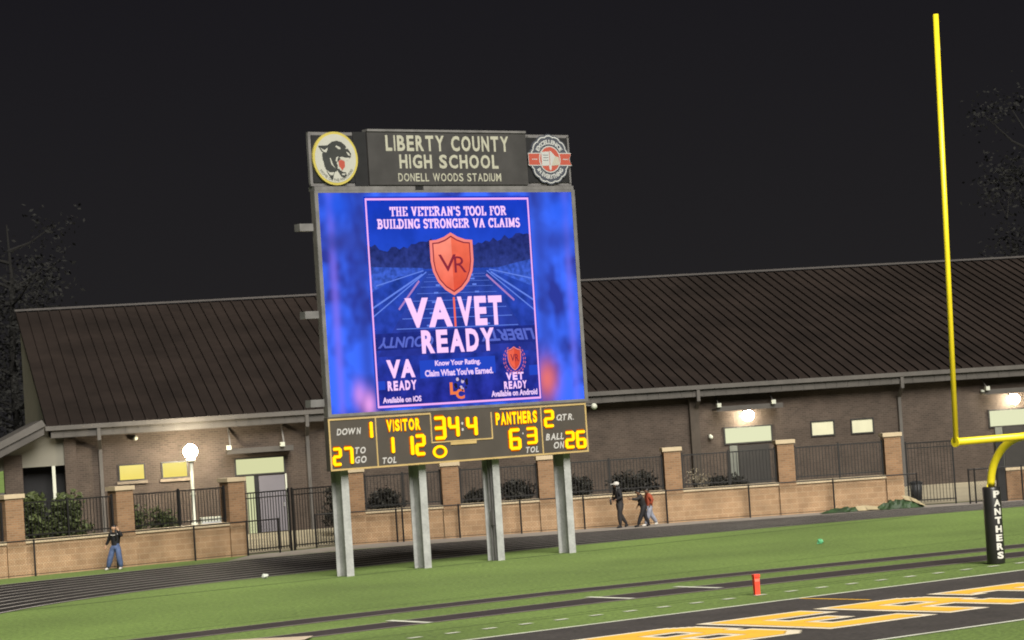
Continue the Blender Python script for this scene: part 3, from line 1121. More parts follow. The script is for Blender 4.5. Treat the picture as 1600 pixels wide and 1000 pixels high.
# the picture on the screen: blurred blue sides as an emissive procedural image
def screen_mat():
    m = bpy.data.materials.new('led_screen_picture')
    m.use_nodes = True
    nt = m.node_tree
    nt.nodes.remove(nt.nodes['Principled BSDF'])
    e = nt.nodes.new('ShaderNodeEmission')
    e.inputs[1].default_value = 1.12 / G
    nt.links.new(e.outputs[0], nt.nodes['Material Output'].inputs[0])
    tc = nt.nodes.new('ShaderNodeTexCoord')
    mp = nt.nodes.new('ShaderNodeMapping')
    mp.inputs['Scale'].default_value = (.7, 1, .62)
    nt.links.new(tc.outputs['Object'], mp.inputs['Vector'])
    nz = nt.nodes.new('ShaderNodeTexNoise')
    nz.inputs['Scale'].default_value = 1.5
    nz.inputs['Detail'].default_value = 2
    nt.links.new(mp.outputs[0], nz.inputs['Vector'])
    rp = nt.nodes.new('ShaderNodeValToRGB')
    rp.color_ramp.elements[0].position = .36
    rp.color_ramp.elements[0].color = lin((44, 56, 150)) + (1,)
    rp.color_ramp.elements[1].position = .6
    rp.color_ramp.elements[1].color = lin((62, 108, 252)) + (1,)
    nt.links.new(nz.outputs['Fac'], rp.inputs['Fac'])
    col = rp.outputs[0]
    sp = nt.nodes.new('ShaderNodeSeparateXYZ')
    nt.links.new(tc.outputs['Object'], sp.inputs[0])

    def blob(col, u, z, ru, rzz, rgb, k):
        def mth(op, a, b=None):
            n = nt.nodes.new('ShaderNodeMath')
            n.operation = op
            for i, v in enumerate((a, b)):
                if v is None:
                    continue
                if isinstance(v, (int, float)):
                    n.inputs[i].default_value = v
                else:
                    nt.links.new(v, n.inputs[i])
            return n.outputs[0]
        a = mth('DIVIDE', mth('SUBTRACT', sp.outputs[0], u), ru)
        b = mth('DIVIDE', mth('SUBTRACT', sp.outputs[2], z), rzz)
        d = mth('ADD', mth('MULTIPLY', a, a), mth('MULTIPLY', b, b))
        f = mth('MULTIPLY', mth('EXPONENT', mth('MULTIPLY', d, -1)), k)
        mx = nt.nodes.new('ShaderNodeMix')
        mx.data_type = 'RGBA'
        nt.links.new(f, mx.inputs[0])
        nt.links.new(col, mx.inputs[6])
        mx.inputs[7].default_value = lin(rgb) + (1,)
        return mx.outputs[2]
    col = blob(col, -.02, 8.0, .14, 6, (130, 112, 236), .6)
    col = blob(col, 8.52, 7.5, .14, 6, (112, 112, 240), .55)
    col = blob(col, .95, 8, .25, 9, (44, 56, 140), .6)
    col = blob(col, 7.45, 8, .28, 9, (46, 58, 145), .6)
    col = blob(col, .2, 10.6, .6, .5, (40, 92, 235), .8)
    col = blob(col, 8.3, 10.4, .5, .5, (46, 96, 238), .8)
    col = blob(col, .2, 9.55, .8, .35, (52, 62, 150), .75)
    col = blob(col, 8.1, 9.5, .8, .4, (46, 58, 150), .75)
    col = blob(col, 7.42, 5.3, .38, .55, (225, 112, 110), .95)
    col = blob(col, .6, 5.15, .22, .35, (205, 140, 225), .8)
    col = blob(col, .92, 4.85, .22, .35, (235, 160, 235), .85)
    nt.links.new(col, e.inputs[0])
    return m


MB().box(-.40, 8.80, YF, YF + .0299, 4.64, 10.95).build('picture', screen_mat(), scr)


def flat(poly, y, m, name, parent):
    o = MB()
    o.face([(x, y, z) for x, z in poly])
    return o.build(name, m, parent)


L0 = YF - .003
DZ = .003
flat([(1.15, 4.70), (7.17, 4.70), (7.17, 10.84), (1.15, 10.84)], L0, grad_mat('advert_sky', 8.8, (40, 80, 208), 10.8, (24, 58, 192), .18, 1.2), 'advert_background', scr)
gr_ = MB()
gr_.face([(1.17, L0 - DZ, 4.72), (7.15, L0 - DZ, 4.72), (7.15, L0 - DZ, 8.9), (1.17, L0 - DZ, 8.9)])
gr_.build('advert_stadium_grounds', grad_mat('advert_ground', 5.0, (38, 46, 146), 8.8, (42, 74, 180), .45, 2.2), scr)
# tree line
tl = [(1.17, 8.72), (7.15, 8.78)]
rnd = random.Random(3)
n = 42
tops = []
for k in range(n + 1):
    u = 7.15 - 5.98 * k / n
    base = 9.35 + .28 * (u - 1.2) / 6 + .1 * math.sin(u * 2.1)
    tops.append((u, base + rnd.uniform(-.09, .09)))
tr = MB()
for k in range(n):
    (ua, za), (ub, zb) = tops[k], tops[k + 1]
    tr.face([(ub, L0 - 2 * DZ, 8.7), (ua, L0 - 2 * DZ, 8.72), (ua, L0 - 2 * DZ, za), (ub, L0 - 2 * DZ, zb)])
tr.build('advert_tree_line', grad_mat('advert_trees', 8.7, (46, 60, 132), 9.6, (36, 46, 112), .35, 6), scr)
# stands and field in perspective
fl = MB()
Y3 = L0 - 3 * DZ
fl.face([(1.3, Y3, 6.2), (7.1, Y3, 6.2), (5.35, Y3, 8.62), (3.25, Y3, 8.66)])
fl.build('advert_field', grad_mat('advert_turf', 6.2, (42, 54, 150), 8.6, (46, 72, 168), .3, 2), scr)
stm = grad_mat('advert_stand', 8.0, (66, 102, 214), 8.9, (56, 86, 190), .4, 8)
flat([(1.2, 8.05), (2.2, 8.5), (3.1, 8.62), (3.1, 8.74), (1.2, 8.8)], Y3, stm, 'advert_stand', scr)
flat([(7.13, 8.1), (7.13, 8.95), (6.3, 8.8), (5.4, 8.62), (6.0, 8.5)], Y3, stm, 'advert_stand', scr)
yl_ = MB()
Y4 = L0 - 4 * DZ
for (a, b, c_, d, w) in ((1.22, 7.6, 3.05, 8.55, .05), (1.22, 7.35, 3.2, 8.62, .035), (7.1, 7.7, 5.55, 8.58, .05), (7.1, 7.4, 5.4, 8.62, .035), (1.4, 8.25, 3.1, 8.66, .03), (7.1, 8.35, 5.5, 8.66, .03)):
    stroke(yl_, [(a, b), (c_, d)], w, Y4)
for k in range(9):
    z = 6.98 + 1.6 * (1 - (1 - k / 9) ** 1.7)
    f = (z - 6.2) / 2.45
    ua, ub = 1.3 + f * 1.95, 7.1 - f * 1.75
    stroke(yl_, [(ua + .1, z), (ub - .1, z)], .022 * (1.3 - f), Y4)
for k in range(7):
    z = 7.0 + 1.5 * (1 - (1 - k / 7) ** 1.8)
    f = (z - 6.2) / 2.45
    for s_ in (-1, 1):
        uc = 4.25 + s_ * (1.35 - f * .85)
        stroke(yl_, [(uc - .07, z + .05), (uc + .07, z + .05)], .05, Y4)
yl_.build('advert_field_lines', glow('advert_pale_blue', (104, 136, 236), 1), scr)
for p_ in ([(2.15, 7.55), (2.92, 8.36)], [(6.35, 7.72), (5.38, 8.5)]):
    sd = MB()
    stroke(sd, p_, .06, Y4 - .001)
    sd.build('advert_sideline', glow('advert_mauve', (176, 130, 196), 1), scr)
lo = MB()
lo.face([(1.2, Y4, 6.38), (7.13, Y4, 6.45), (7.13, Y4, 6.95), (1.2, Y4, 6.86)])
lo.build('advert_end_zone', grad_mat('advert_end_zone', 6.3, (34, 44, 128), 6.9, (34, 46, 132), .2, 4), scr)
for s_, a, b, c_, d, h_ in (('COUNTY', 1.32, 3.3, 6.44, 6.76, .25), ('LIBERTY', 5.05, 7.05, 6.52, 6.86, -.25)):
    et = MB()
    text(et, s_, a, b, c_, d, Y4 - .001, .03, h_, 1, True)
    et.build('advert_end_zone_lettering', glow('advert_periwinkle', (92, 108, 204), 1), scr)
for q_ in ([(2.75, 5.52), (5.5, 5.58), (5.5, 6.08), (2.75, 6.04)], [(6.75, 5.45), (7.1, 5.45), (7.1, 5.75), (6.75, 5.75)], [(1.25, 5.25), (1.5, 5.25), (1.5, 5.5), (1.25, 5.5)]):
    flat(q_, Y4, glow('advert_royal_blue', (38, 72, 196), 1), 'advert_caption_box', scr)
pink = glow('advert_pink', (244, 178, 246), 1.05)
pinkw = glow('advert_pale_pink', (248, 204, 252), 1.08)
bo = MB()
Y5 = L0 - 5 * DZ
for (a, b, c_, d) in ((1.19, 7.13, 4.73, 4.79), (1.19, 7.13, 10.73, 10.79), (1.19, 1.245, 4.79, 10.73), (7.075, 7.13, 4.79, 10.73)):
    bo.face([(a, Y5, c_), (b, Y5, c_), (b, Y5, d), (a, Y5, d)])
bo.build('advert_border', pink, scr)
for s_, a, b, c_, d in (("THE VETERAN'S TOOL FOR", 2.05, 6.26, 10.27, 10.53), ('BUILDING STRONGER VA CLAIMS', 1.58, 6.74, 9.91, 10.17)):
    for wd, a_, b_ in by_words(s_, a, b, lambda c: SERIF[c][0], .12):
        h = MB()
        serif_text(h, wd, a_, b_, c_, d, Y5, .21)
        h.build('headline_word', pinkw, scr)
for s_, a, b, c_, d in (('VA', 2.36, 4.04, 7.0, 7.87), ('VET', 4.24, 5.88, 7.0, 7.87), ('READY', 2.87, 5.52, 6.24, 6.92)):
    v = MB()
    wide_text(v, s_, a, b, c_, d, Y5, .046, gap=-.02 if s_ == 'VA' else .12)
    v.build('title_lettering', pinkw, scr)
vs_ = MB()
stroke(vs_, [(4.13, 7.0), (4.13, 7.85)], .07, Y5)
vs_.build('title_divider', glow('advert_coral', (250, 112, 92), 1), scr)
for s_, a, b, c_, d in (('VA', 1.58, 2.58, 5.57, 6.1), ('READY', 1.58, 2.6, 5.21, 5.49), ('VET', 5.86, 6.52, 5.33, 5.56), ('READY', 5.77, 6.62, 5.07, 5.30)):
    sl = MB()
    wide_text(sl, s_, a, b, c_, d, Y5, .05, gap=-.02 if s_ == 'VA' else .12)
    sl.build('badge_lettering', pinkw, scr)
for s_, a, b, c_, d in (('Know Your Rating.', 3.3, 4.96, 5.82, 6.02), ("Claim What You've Earned.", 2.92, 5.40, 5.56, 5.76), ('Available on iOS', 1.38, 2.74, 4.86, 5.03), ('Available on Android', 5.28, 7.0, 4.86, 5.04)):
    sc_ = MB()
    text(sc_, s_, a, b, c_, d, Y5, .04)
    sc_.build('caption_lettering', glow('advert_lilac', (238, 204, 250), 1.05), scr)


def shield(cx, cz, w, h):
    half = [(0, .5), (.16, .43), (.34, .385), (.5, .375), (.5, .05), (.46, -.12), (.36, -.28), (.2, -.41), (0, -.5)]
    return [(cx + a * w, cz + b * h) for a, b in half], [(cx - a * w, cz + b * h) for a, b in half]


def shield_mesh(cx, cz, w, h, y, name):
    s_ = MB()
    for k, (sc, m_) in enumerate(((1, 0), (.88, 1), (.83, 2))):
        r_h, l_h = shield(cx, cz, w * sc, h * (sc if sc == 1 else sc + .02))
        yy = y - k * .002
        s_.face([(a, yy, b) for a, b in r_h][::-1], m_ if k < 2 else 3)
        s_.face([(a, yy, b) for a, b in l_h], m_)
    return s_


cor = [glow('shield_pink', (250, 138, 128), 1), glow('shield_maroon', (140, 44, 62), 1), grad_mat('shield_coral', 8.0, (244, 104, 80), 9.7, (255, 150, 128), .1, 3), grad_mat('shield_orange', 8.0, (226, 82, 60), 9.7, (246, 116, 88), .1, 3)]
s1 = shield_mesh(4.16, 8.84, 1.56, 1.86, Y5, '')
text(s1, 'V', 3.66, 4.3, 8.62, 9.12, Y5 - .007, .0, 0, 1, m=1)
text(s1, 'R', 4.22, 4.66, 8.58, 9.06, Y5 - .007, .0, 0, 1, m=1)
s1.build('shield_emblem', cor, scr)
s2 = shield_mesh(6.22, 5.97, .5, .72, Y5, '')
text(s2, 'VR', 6.07, 6.38, 5.88, 6.1, Y5 - .007, .02, m=1)
for sg in (-1, 1):
    for k in range(9):
        a = R(-80 + k * 17)
        for rr in (.36, .43):
            x, z = 6.22 + sg * rr * math.cos(a) * .95, 5.93 + rr * math.sin(a)
            dx, dz_ = -math.sin(a) * .05 * sg, math.cos(a) * .05
            nx, nz_ = math.cos(a) * .02 * sg, math.sin(a) * .02
            s2.face([(x - dx, Y5, z - dz_), (x + nx, Y5, z + nz_), (x + dx, Y5, z + dz_), (x - nx, Y5, z - nz_)], 4)
s2.build('laurel_badge', cor + [glow('laurel_rose', (214, 112, 140), 1)], scr)
lc = MB()
text(lc, 'L', 3.78, 4.05, 5.0, 5.36, Y5, .05)
text(lc, 'C', 3.98, 4.3, 4.86, 5.16, Y5 - .001, .05)
rn2 = random.Random(5)
for k in range(16):
    u, z, r_ = 4.2 + rn2.uniform(-.22, .22), 5.28 + rn2.uniform(-.16, .18), rn2.uniform(.03, .07)
    lc.face([(u + r_ * math.cos(2 * math.pi * q / 6), Y5 - .0012 - k * .0002, z + r_ * math.sin(2 * math.pi * q / 6)) for q in range(6)], 1 if k % 4 else 2)
lc.build('school_monogram', [glow('monogram_orange', (244, 128, 74), 1), glow('monogram_dark', (36, 32, 58), 1), glow('monogram_white', (210, 190, 220), 1)], scr)

# lower score panel
pn = MB()
pn.box(-.54, 8.82, YF, -.2, 3.03, 4.55)
sp = pn.build('score_panel', M['panel'], S)
tr_ = MB()
T0, T1 = YF - .02, YF - .001
for (a, b, c_, d) in ((-.54, 8.82, 3.03, 3.08), (-.54, 3.03, 4.46, 4.51), (5.55, 8.82, 4.46, 4.51), (-.54, -.49, 3.08, 4.46), (8.77, 8.82, 3.08, 4.46), (1.06, 1.10, 3.08, 4.46), (3.0, 3.04, 3.66, 4.46), (5.2, 5.24, 3.66, 4.42), (3.0, 5.24, 3.62, 3.66), (7.06, 7.10, 3.08, 4.46)):
    tr_.box(a, b, T0, T1, c_, d)
tr_.box(3.68, 4.62, T0 - .005, T1, 3.53, 3.615)
tr_.build('trim', M['trim'], sp)
for s_, a, b, c_, d in (('DOWN', -.27, .57, 4.03, 4.22), ('TO', .32, .69, 3.47, 3.66), ('GO', .30, .70, 3.2, 3.4), ('TOL', 1.25, 1.73, 3.13, 3.31), ('QTR.', 7.67, 8.33, 4.03, 4.22), ('BALL', 7.21, 7.9, 3.46, 3.66), ('ON', 7.5, 7.9, 3.19, 3.4), ('TOL', 6.44, 6.92, 3.13, 3.31)):
    cpn = MB()
    wide_text(cpn, s_, a, b, c_, d, YF - .006, .035, .22, .1)
    cpn.build('caption', M['caption'], sp)
core = glow('led_amber_core', (255, 190, 16), 2.0)
halo = glow('digit_bloom_orange', (226, 104, 10), .75)  # lens bloom around the lit segments, painted as wider dim orange shapes
SEG = {'0': 'abcdef', '1': 'bc', '2': 'abged', '3': 'abgcd', '4': 'fgbc', '5': 'afgcd', '6': 'afgedc', '7': 'abc', '8': 'abcdefg'}


def digit(ch, u0, u1, z0, z1, sl=.05):
    d = MB()
    w, h_ = u1 - u0, z1 - z0
    t = min(.105, h_ * .17)
    zm = (z0 + z1) / 2

    def seg(xa, za, xb, zb):
        hz = abs(zb - za) < 1e-6
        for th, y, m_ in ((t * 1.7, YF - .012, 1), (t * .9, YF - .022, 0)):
            r = th / 2
            if hz:
                pts = [(xa - r * .3, za), (xa + r * .2, za - r), (xb - r * .2, za - r), (xb + r * .3, za), (xb - r * .2, za + r), (xa + r * .2, za + r)]
            else:
                pts = [(xa, za - r * .3), (xa + r, za + r * .2), (xa + r, zb - r * .2), (xa, zb + r * .3), (xa - r, zb - r * .2), (xa - r, za + r * .2)]
            d._j = (getattr(d, '_j', 0) + 1) % 20
            yy = y - d._j * .0002
            d.prism([(x, z) for x, z in pts], yy - (.03 if m_ == 0 else 0), yy + .01, m_)
    r = t * .55
    P = {'a': (u0 + r, z1 - r, u1 - r, z1 - r), 'd': (u0 + r, z0 + r, u1 - r, z0 + r), 'g': (u0 + r, zm, u1 - r, zm), 'f': (u0 + r, zm, u0 + r, z1 - r), 'e': (u0 + r, z0 + r, u0 + r, zm), 'b': (u1 - r, zm, u1 - r, z1 - r), 'c': (u1 - r, z0 + r, u1 - r, zm)}
    for q in SEG[ch]:
        seg(*P[q])
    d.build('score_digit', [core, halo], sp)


for ch, a, b, c_, d in (('1', .66, .96, 3.86, 4.40), ('2', -.47, -.15, 3.16, 3.7), ('7', -.10, .24, 3.16, 3.7), ('1', 1.44, 1.68, 3.38, 3.92), ('1', 2.14, 2.36, 3.28, 3.92), ('2', 2.40, 2.78, 3.28, 3.92), ('3', 3.1, 3.54, 3.7, 4.40), ('4', 3.62, 4.02, 3.72, 4.40), ('4', 4.28, 4.68, 3.72, 4.36), ('6', 5.82, 6.26, 3.24, 3.9), ('3', 6.46, 6.88, 3.38, 3.9), ('2', 7.17, 7.56, 3.84, 4.38), ('2', 7.93, 8.3, 3.16, 3.7), ('6', 8.35, 8.74, 3.14, 3.7)):
    digit(ch, a, b, c_, d)
oo = MB()
for rr, y, m_, th in ((.24, YF - .012, 1, .11), (.24, YF - .02, 0, .075)):
    pts = [(3.28 + rr * math.cos(2 * math.pi * k / 20), 3.36 + rr * .72 * math.sin(2 * math.pi * k / 20)) for k in range(21)]
    oo._j = 0
    for k in range(20):
        a, b = pts[k], pts[k + 1]
        ca = ((a[0] - 3.28) / rr, (a[1] - 3.36) / rr)
        cb_ = ((b[0] - 3.28) / rr, (b[1] - 3.36) / rr)
        oo.face([(3.28 + ca[0] * (rr - th), y, 3.36 + ca[1] * (rr - th)), (a[0] + ca[0] * th * .3, y, a[1] + ca[1] * th * .3), (b[0] + cb_[0] * th * .3, y, b[1] + cb_[1] * th * .3), (3.28 + cb_[0] * (rr - th), y, 3.36 + cb_[1] * (rr - th))][::-1], m_)
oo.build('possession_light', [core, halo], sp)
cl = MB()
for z in (4.14, 3.96):
    cl.face([(4.15 + .04 * math.cos(2 * math.pi * k / 10), YF - .012, z + .045 * math.sin(2 * math.pi * k / 10)) for k in range(10)])
cl.face([(6.36 + .025 * math.cos(2 * math.pi * k / 10), YF - .012, 3.72 + .03 * math.sin(2 * math.pi * k / 10)) for k in range(10)])
cl.build('colon_dots', M['caption'], sp)
for s_, a, b, c_, d in (('VISITOR', 1.45, 2.64, 4.04, 4.38), ('PANTHERS', 5.38, 6.92, 4.02, 4.38)):
    nm = MB()
    wide_text(nm, s_, a - .03, b + .03, c_ - .03, d + .03, YF - .014, .10, 0, .12, m=1)
    wide_text(nm, s_, a, b, c_, d, YF - .02, .045, 0, .17, m=0)
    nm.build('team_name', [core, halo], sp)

# upper row: open truss with name sign and two emblems
trs = MB()
for (a, b) in (((-.55, 12.66), (8.9, 12.66)), ((-.55, 11.2), (8.9, 11.2)), ((-.52, 11.2), (-.52, 12.66)), ((8.86, 11.2), (8.86, 12.66)), ((1.1, 11.2), (1.1, 12.66)), ((7.3, 11.2), (7.3, 12.66))):
    trs.bar((a[0], -.28, a[1]), (b[0], -.28, b[1]), .09, .09)
for (a, b) in (((-.5, 11.25), (-.1, 11.7)), ((1.05, 11.25), (.6, 11.7)), ((-.5, 12.6), (-.1, 12.2)), ((1.05, 12.6), (.6, 12.2)), ((8.85, 11.25), (8.4, 11.75)), ((8.85, 12.6), (8.5, 12.3)), ((7.35, 11.25), (7.7, 11.6))):
    trs.bar((a[0], -.24, a[1]), (b[0], -.24, b[1]), .06, .06)
trs.build('truss_frame', M['alu'], S)
MB().box(.95, 1.40, -.36, -.12, 11.16, 12.72).build('dark_infill', M['black'], S)
MB().box(7.2, 8.82, YF + .045, -.14, 11.25, 12.61).build('dark_infill', M['black'], S)
MB().box(-.47, .94, YF + .045, -.14, 11.25, 12.61).build('dark_infill', M['black'], S)
ns = MB()
ns.box(1.42, 7.19, YF, -.15, 11.18, 12.73)
nsg = ns.build('name_sign', M['sign'], S)
MB().box(1.42, 7.19, YF - .03, -.16, 12.735, 12.80).build('sign_top_trim', M['alu'], nsg)
for s_, a, b, c_, d, w_ in (('LIBERTY COUNTY', 2.05, 6.53, 12.17, 12.63, .034), ('HIGH SCHOOL', 2.50, 6.10, 11.66, 12.07, .034), ('DONELL WOODS STADIUM', 2.43, 6.17, 11.28, 11.52, .012)):
    for wd, a_, b_ in by_words(s_, a, b, lambda c: .36 if c == ' ' else GW[c], .19):
        nt_ = MB()
        wide_text(nt_, wd, a_, b_, c_, d, YF - .006, w_)
        nt_.build('sign_lettering', M['signtext'], nsg)


def disc(mb, cx, cz, r, y0, y1, m=0, n=40):
    mb.prism([(cx + r * math.cos(2 * math.pi * k / n), cz + r * math.sin(2 * math.pi * k / n)) for k in range(n)], y0, y1, m)


# big cat emblem
pe = MB()
PX, PZ = .27, 11.94
disc(pe, PX, PZ, .77, YF - .02, YF + .04, 0)
disc(pe, PX, PZ, .70, YF - .026, YF - .0201, 1)


def pp(poly, y, m):
    # emblem drawing units: -1..1 around centre
    pe.face([(PX + a * .70 + .02, y, PZ + b * .68 + .02) for a, b in poly], m)


yb = YF - .029
# head in profile, mouth open to the right
pp([(-.86, .50), (-.40, .52), (-.34, .22), (-.56, .18), (-.70, .26)], yb, 2)                       # ear
pp([(-.56, .36), (-.40, .52), (-.16, .68), (.08, .72), (.30, .66), (.48, .52), (.56, .40), (.36, .06), (-.02, -.24), (-.42, -.30), (-.66, -.12), (-.68, .14)], yb - .0004, 2)   # skull
pp([(-.67, .1), (-.1, .0), (.06, -.34), (-.0, -.56), (-.12, -.62), (-.24, -.98), (-.46, -.66), (-.60, -.34)], yb - .0008, 2)   # neck
pp([(.22, .2), (.48, .46), (.62, .36), (.74, .18), (.72, .02), (.62, -.06), (.40, -.06), (.20, -.0)], yb - .0012, 2)           # muzzle
pp([(-.06, -.42), (.08, -.62), (.20, -.80), (.36, -.86), (.46, -.76), (.44, -.62), (.28, -.60), (.12, -.48)], yb - .0016, 2)   # lower jaw
yw = yb - .003
pp([(-.76, .42), (-.56, .32), (-.38, .42), (-.46, .22), (-.60, .24)], yw, 1)
pp([(-.02, .46), (.04, .52), (.22, .44), (.24, .36), (.12, .36), (.08, .42)], yw, 1)
pp([(.46, .40), (.54, .44), (.55, .36)], yw, 1)
pp([(.50, .26), (.64, .20), (.70, .08), (.60, .10)], yw, 1)
pp([(.16, .02), (.30, .04), (.44, .0), (.66, .0), (.60, -.12), (.40, -.12), (.26, -.10), (.20, -.04)], yw, 1)
pp([(.0, .02), (.12, .06), (.06, -.06), (.04, -.18), (-.04, -.14)], yw, 1)
pp([(.10, -.14), (.24, -.08), (.42, -.16), (.40, -.38), (.26, -.54), (.12, -.40)], yw - .0003, 3)
pp([(.40, -.12), (.46, -.12), (.40, -.30)], yw - .0006, 1)
pp([(.10, -.34), (.14, -.52), (.26, -.56), (.22, -.48)], yw - .0006, 1)
pp([(.22, -.68), (.42, -.66), (.36, -.74), (.26, -.74)], yw, 1)
pp([(-.32, .0), (-.26, -.28), (-.06, -.46), (-.18, -.28), (-.27, -.02)], yw, 1)
pp([(-.54, -.50), (-.36, -.62), (-.14, -.62), (-.20, -.74), (-.34, -.74)], yw, 1)
arc_text(pe, 'HOME OF THE PANTHERS', PX, PZ, .66, .585, 212, 330, YF - .031, False, .0, 2)
pe.build('big_cat_emblem', [M['emb_yellow'], M['emb_white'], M['emb_black'], M['emb_red']], S)
# round badge
eb = MB()
EX, EZ = 8.05, 11.95


def scallop(r0, r1, y, m, n=14, y1=None):
    pts = []
    for k in range(n * 6):
        a = 2 * math.pi * k / (n * 6)
        r = r0 + (r1 - r0) * abs(math.sin(a * n / 2)) ** .7
        pts.append((EX + r * math.cos(a), EZ + r * math.sin(a)))
    if y1 is None:
        eb.face([(x, y, z) for x, z in pts], m)
    else:
        eb.prism(pts, y, y1, m)


scallop(.73, .77, YF - .01, 0, y1=YF + .04)
scallop(.695, .735, YF - .014, 1)
scallop(.655, .695, YF - .017, 0)
arc_text(eb, 'EXCELLENCE', EX, EZ, .46, .60, 150, 30, YF - .02, False, .05, 1)
arc_text(eb, 'IN EVERYTHING', EX, EZ, .60, .46, 212, 328, YF - .02, False, .05, 1)


def edisc(r, y, m):
    eb.face([(EX + r * math.cos(2 * math.pi * k / 32), y, EZ + r * math.sin(2 * math.pi * k / 32)) for k in range(32)], m)


rib = [(-.8, .17), (-.36, .17), (.36, .17), (.82, .17), (.74, 0), (.82, -.17), (-.8, -.17)]
eb.face([(EX + a * 1.02, YF - .021, EZ - .0 + b * 1.15) for a, b in rib][::-1], 1)
eb.face([(EX + a, YF - .023, EZ + b) for a, b in rib][::-1], 2)
edisc(.41, YF - .025, 1)
edisc(.375, YF - .028, 2)
eb.face([(EX + a, YF - .031, EZ + b) for a, b in ((-.32, -.2), (-.02, -.19), (-.02, .24), (-.32, .22))], 1)
eb.face([(EX + a, YF - .031, EZ + b) for a, b in ((.0, -.19), (.33, -.12), (.33, .0), (.2, .1), (.06, .24), (.0, .26))], 1)
eb.face([(EX + a, YF - .032, EZ + b) for a, b in ((.04, -.2), (.36, -.17), (.34, .06), (.2, .1))], 3)
eb.face([(EX + a, YF - .033, EZ + b) for a, b in ((-.05, -.18), (.05, -.18), (.04, -.3), (0, -.34), (-.04, -.3))], 1)
for a, b in ((-.26, .12), (-.26, .04), (-.26, -.04)):
    eb.face([(EX + a, YF - .034, EZ + b), (EX + a + .2, YF - .034, EZ + b), (EX + a + .2, YF - .034, EZ + b + .015), (EX + a, YF - .034, EZ + b + .015)], 0)
for a in (-.68, .5):
    eb.face([(EX + a, YF - .026, EZ - .012), (EX + a + .2, YF - .026, EZ - .012), (EX + a + .2, YF - .026, EZ + .012), (EX + a, YF - .026, EZ + .012)], 1)
eb.build('round_badge', [M['emb_navy'], mat('badge_pale', (.26, .265, .26), .5, .03), M['emb_red'], mat('badge_cream', (.24, .23, .19), .5, .03)], S)

# side boxes on arms, small ball camera
for z in (9.97, 7.48, 4.97):
    a = MB().box(-1.06, -.6, -.38, -.1, z - .1, z + .11).build('speaker_box', M['alu'], S)
    MB().bar((-.62, -.22, z - .02), (-.5, -.22, z - .02), .06, .06).build('arm', M['alu'], a)
bc = MB().ball((9.27, -.25, 4.39), .1, 12, 8).build('ball_camera', M['lampwhite'], S, True)
MB().bar((8.85, -.25, 4.45), (9.22, -.25, 4.42), .04, .04).build('arm', M['alu'], bc)

# ---------------------------------------------------------------- goalpost
CE, NB, NA = 48.49, -45.46, -43.08           # centre along end line, base behind it, crossbar over the line
GP = thing('goalpost', fp(CE, NB), FY, 'yellow gooseneck goalpost with a black padded base lettered PANTHERS', 'goalpost')
LN = NA - NB                                  # local -y is towards the stand
gn = [(0, 0, 1.7)] + [(0, 0, 1.9)]
for k in range(0, 13):
    a = R(7.5 * k)
    gn.append((0, -(1 - math.cos(a)) * 1.25, 1.82 + math.sin(a) * 1.2))
gn.append((0, -LN + .0, 3.03))
MB().tube(gn, .095, 18).build('gooseneck', M['yellow'], GP, True)
MB().tube([(-3.56, -LN, 3.05), (3.56, -LN, 3.05)], .082, 18).build('crossbar', M['yellow'], GP, True)
MB().tube([(-3.565, -LN, 3.05), (-3.60, -LN, 3.05)], .12, 18).build('end_cap', M['yellow'], GP)
MB().tube([(-3.56, -LN, 3.05), (-3.25, -LN, 12.72)], .062, 14).build('upright', M['yellow'], GP, True)
MB().tube([(3.56, -LN, 3.05), (3.56, -LN, 12.72)], .062, 14).build('upright', M['yellow'], GP, True)
MB().bar((-3.27, -LN, 12.6), (-3.2, -LN - .02, 11.9), .03, .008).build('wind_ribbon', mat('faded_ribbon', (.05, .05, .045), .8), GP)
pdm = MB()
pdm.tube([(0, 0, .0), (0, 0, .03), (0, 0, 1.80), (0, 0, 1.84)], [.2, .215, .215, .2], 28)
pad = pdm.build('pad', M['pad'], GP, True)
pt = MB()
for k, ch in enumerate('PANTHERS'):
    z1 = 1.75 - k * .208
    text(pt, ch, -.09, .09, z1 - .165, z1, 0, .06 if ch in 'TH' else .045)
_bm = bmesh.new()
_vs = [_bm.verts.new(p) for p in pt.v]
for f in pt.f:
    _bm.faces.new([_vs[q] for q in f])
for q in range(-9, 10):
    bmesh.ops.bisect_plane(_bm, geom=_bm.verts[:] + _bm.edges[:] + _bm.faces[:], plane_co=(q * .01, 0, 0), plane_no=(1, 0, 0))
_bm.verts.index_update()
pt.v = [tuple(q.co) for q in _bm.verts]
pt.f = [tuple(q.index for q in f.verts) for f in _bm.faces]
pt.m = [0] * len(pt.f)
_bm.free()
for i, (x, y, z) in enumerate(pt.v):
    a = x / .22 + R(-13)
    pt.v[i] = (.22 * math.sin(a), -.22 * math.cos(a), z)
pt.build('lettering', M['padtext'], pad)

# pylon
py = MB()
py.box(-.055, .055, -.055, .055, .0, .40)
py.v = [(x * (1 + .15 * (z > .2)), y, z) for x, y, z in py.v]
pyt = thing('end_zone_pylon', fp(40.37, -45.0), R(20), 'bright orange foam pylon standing upright on the turf beside the dashed line', 'pylon')
py.build('foam_body', M['pylon'], pyt)
MB().box(-.07, .07, -.07, .07, .401, .46).build('top_block', M['pylon'], pyt)
MB().box(-.059, .059, -.064, -.0635, .30, .36).build('sleeve_band', mat('pale_orange_band', (.5, .12, .08), .5), pyt)


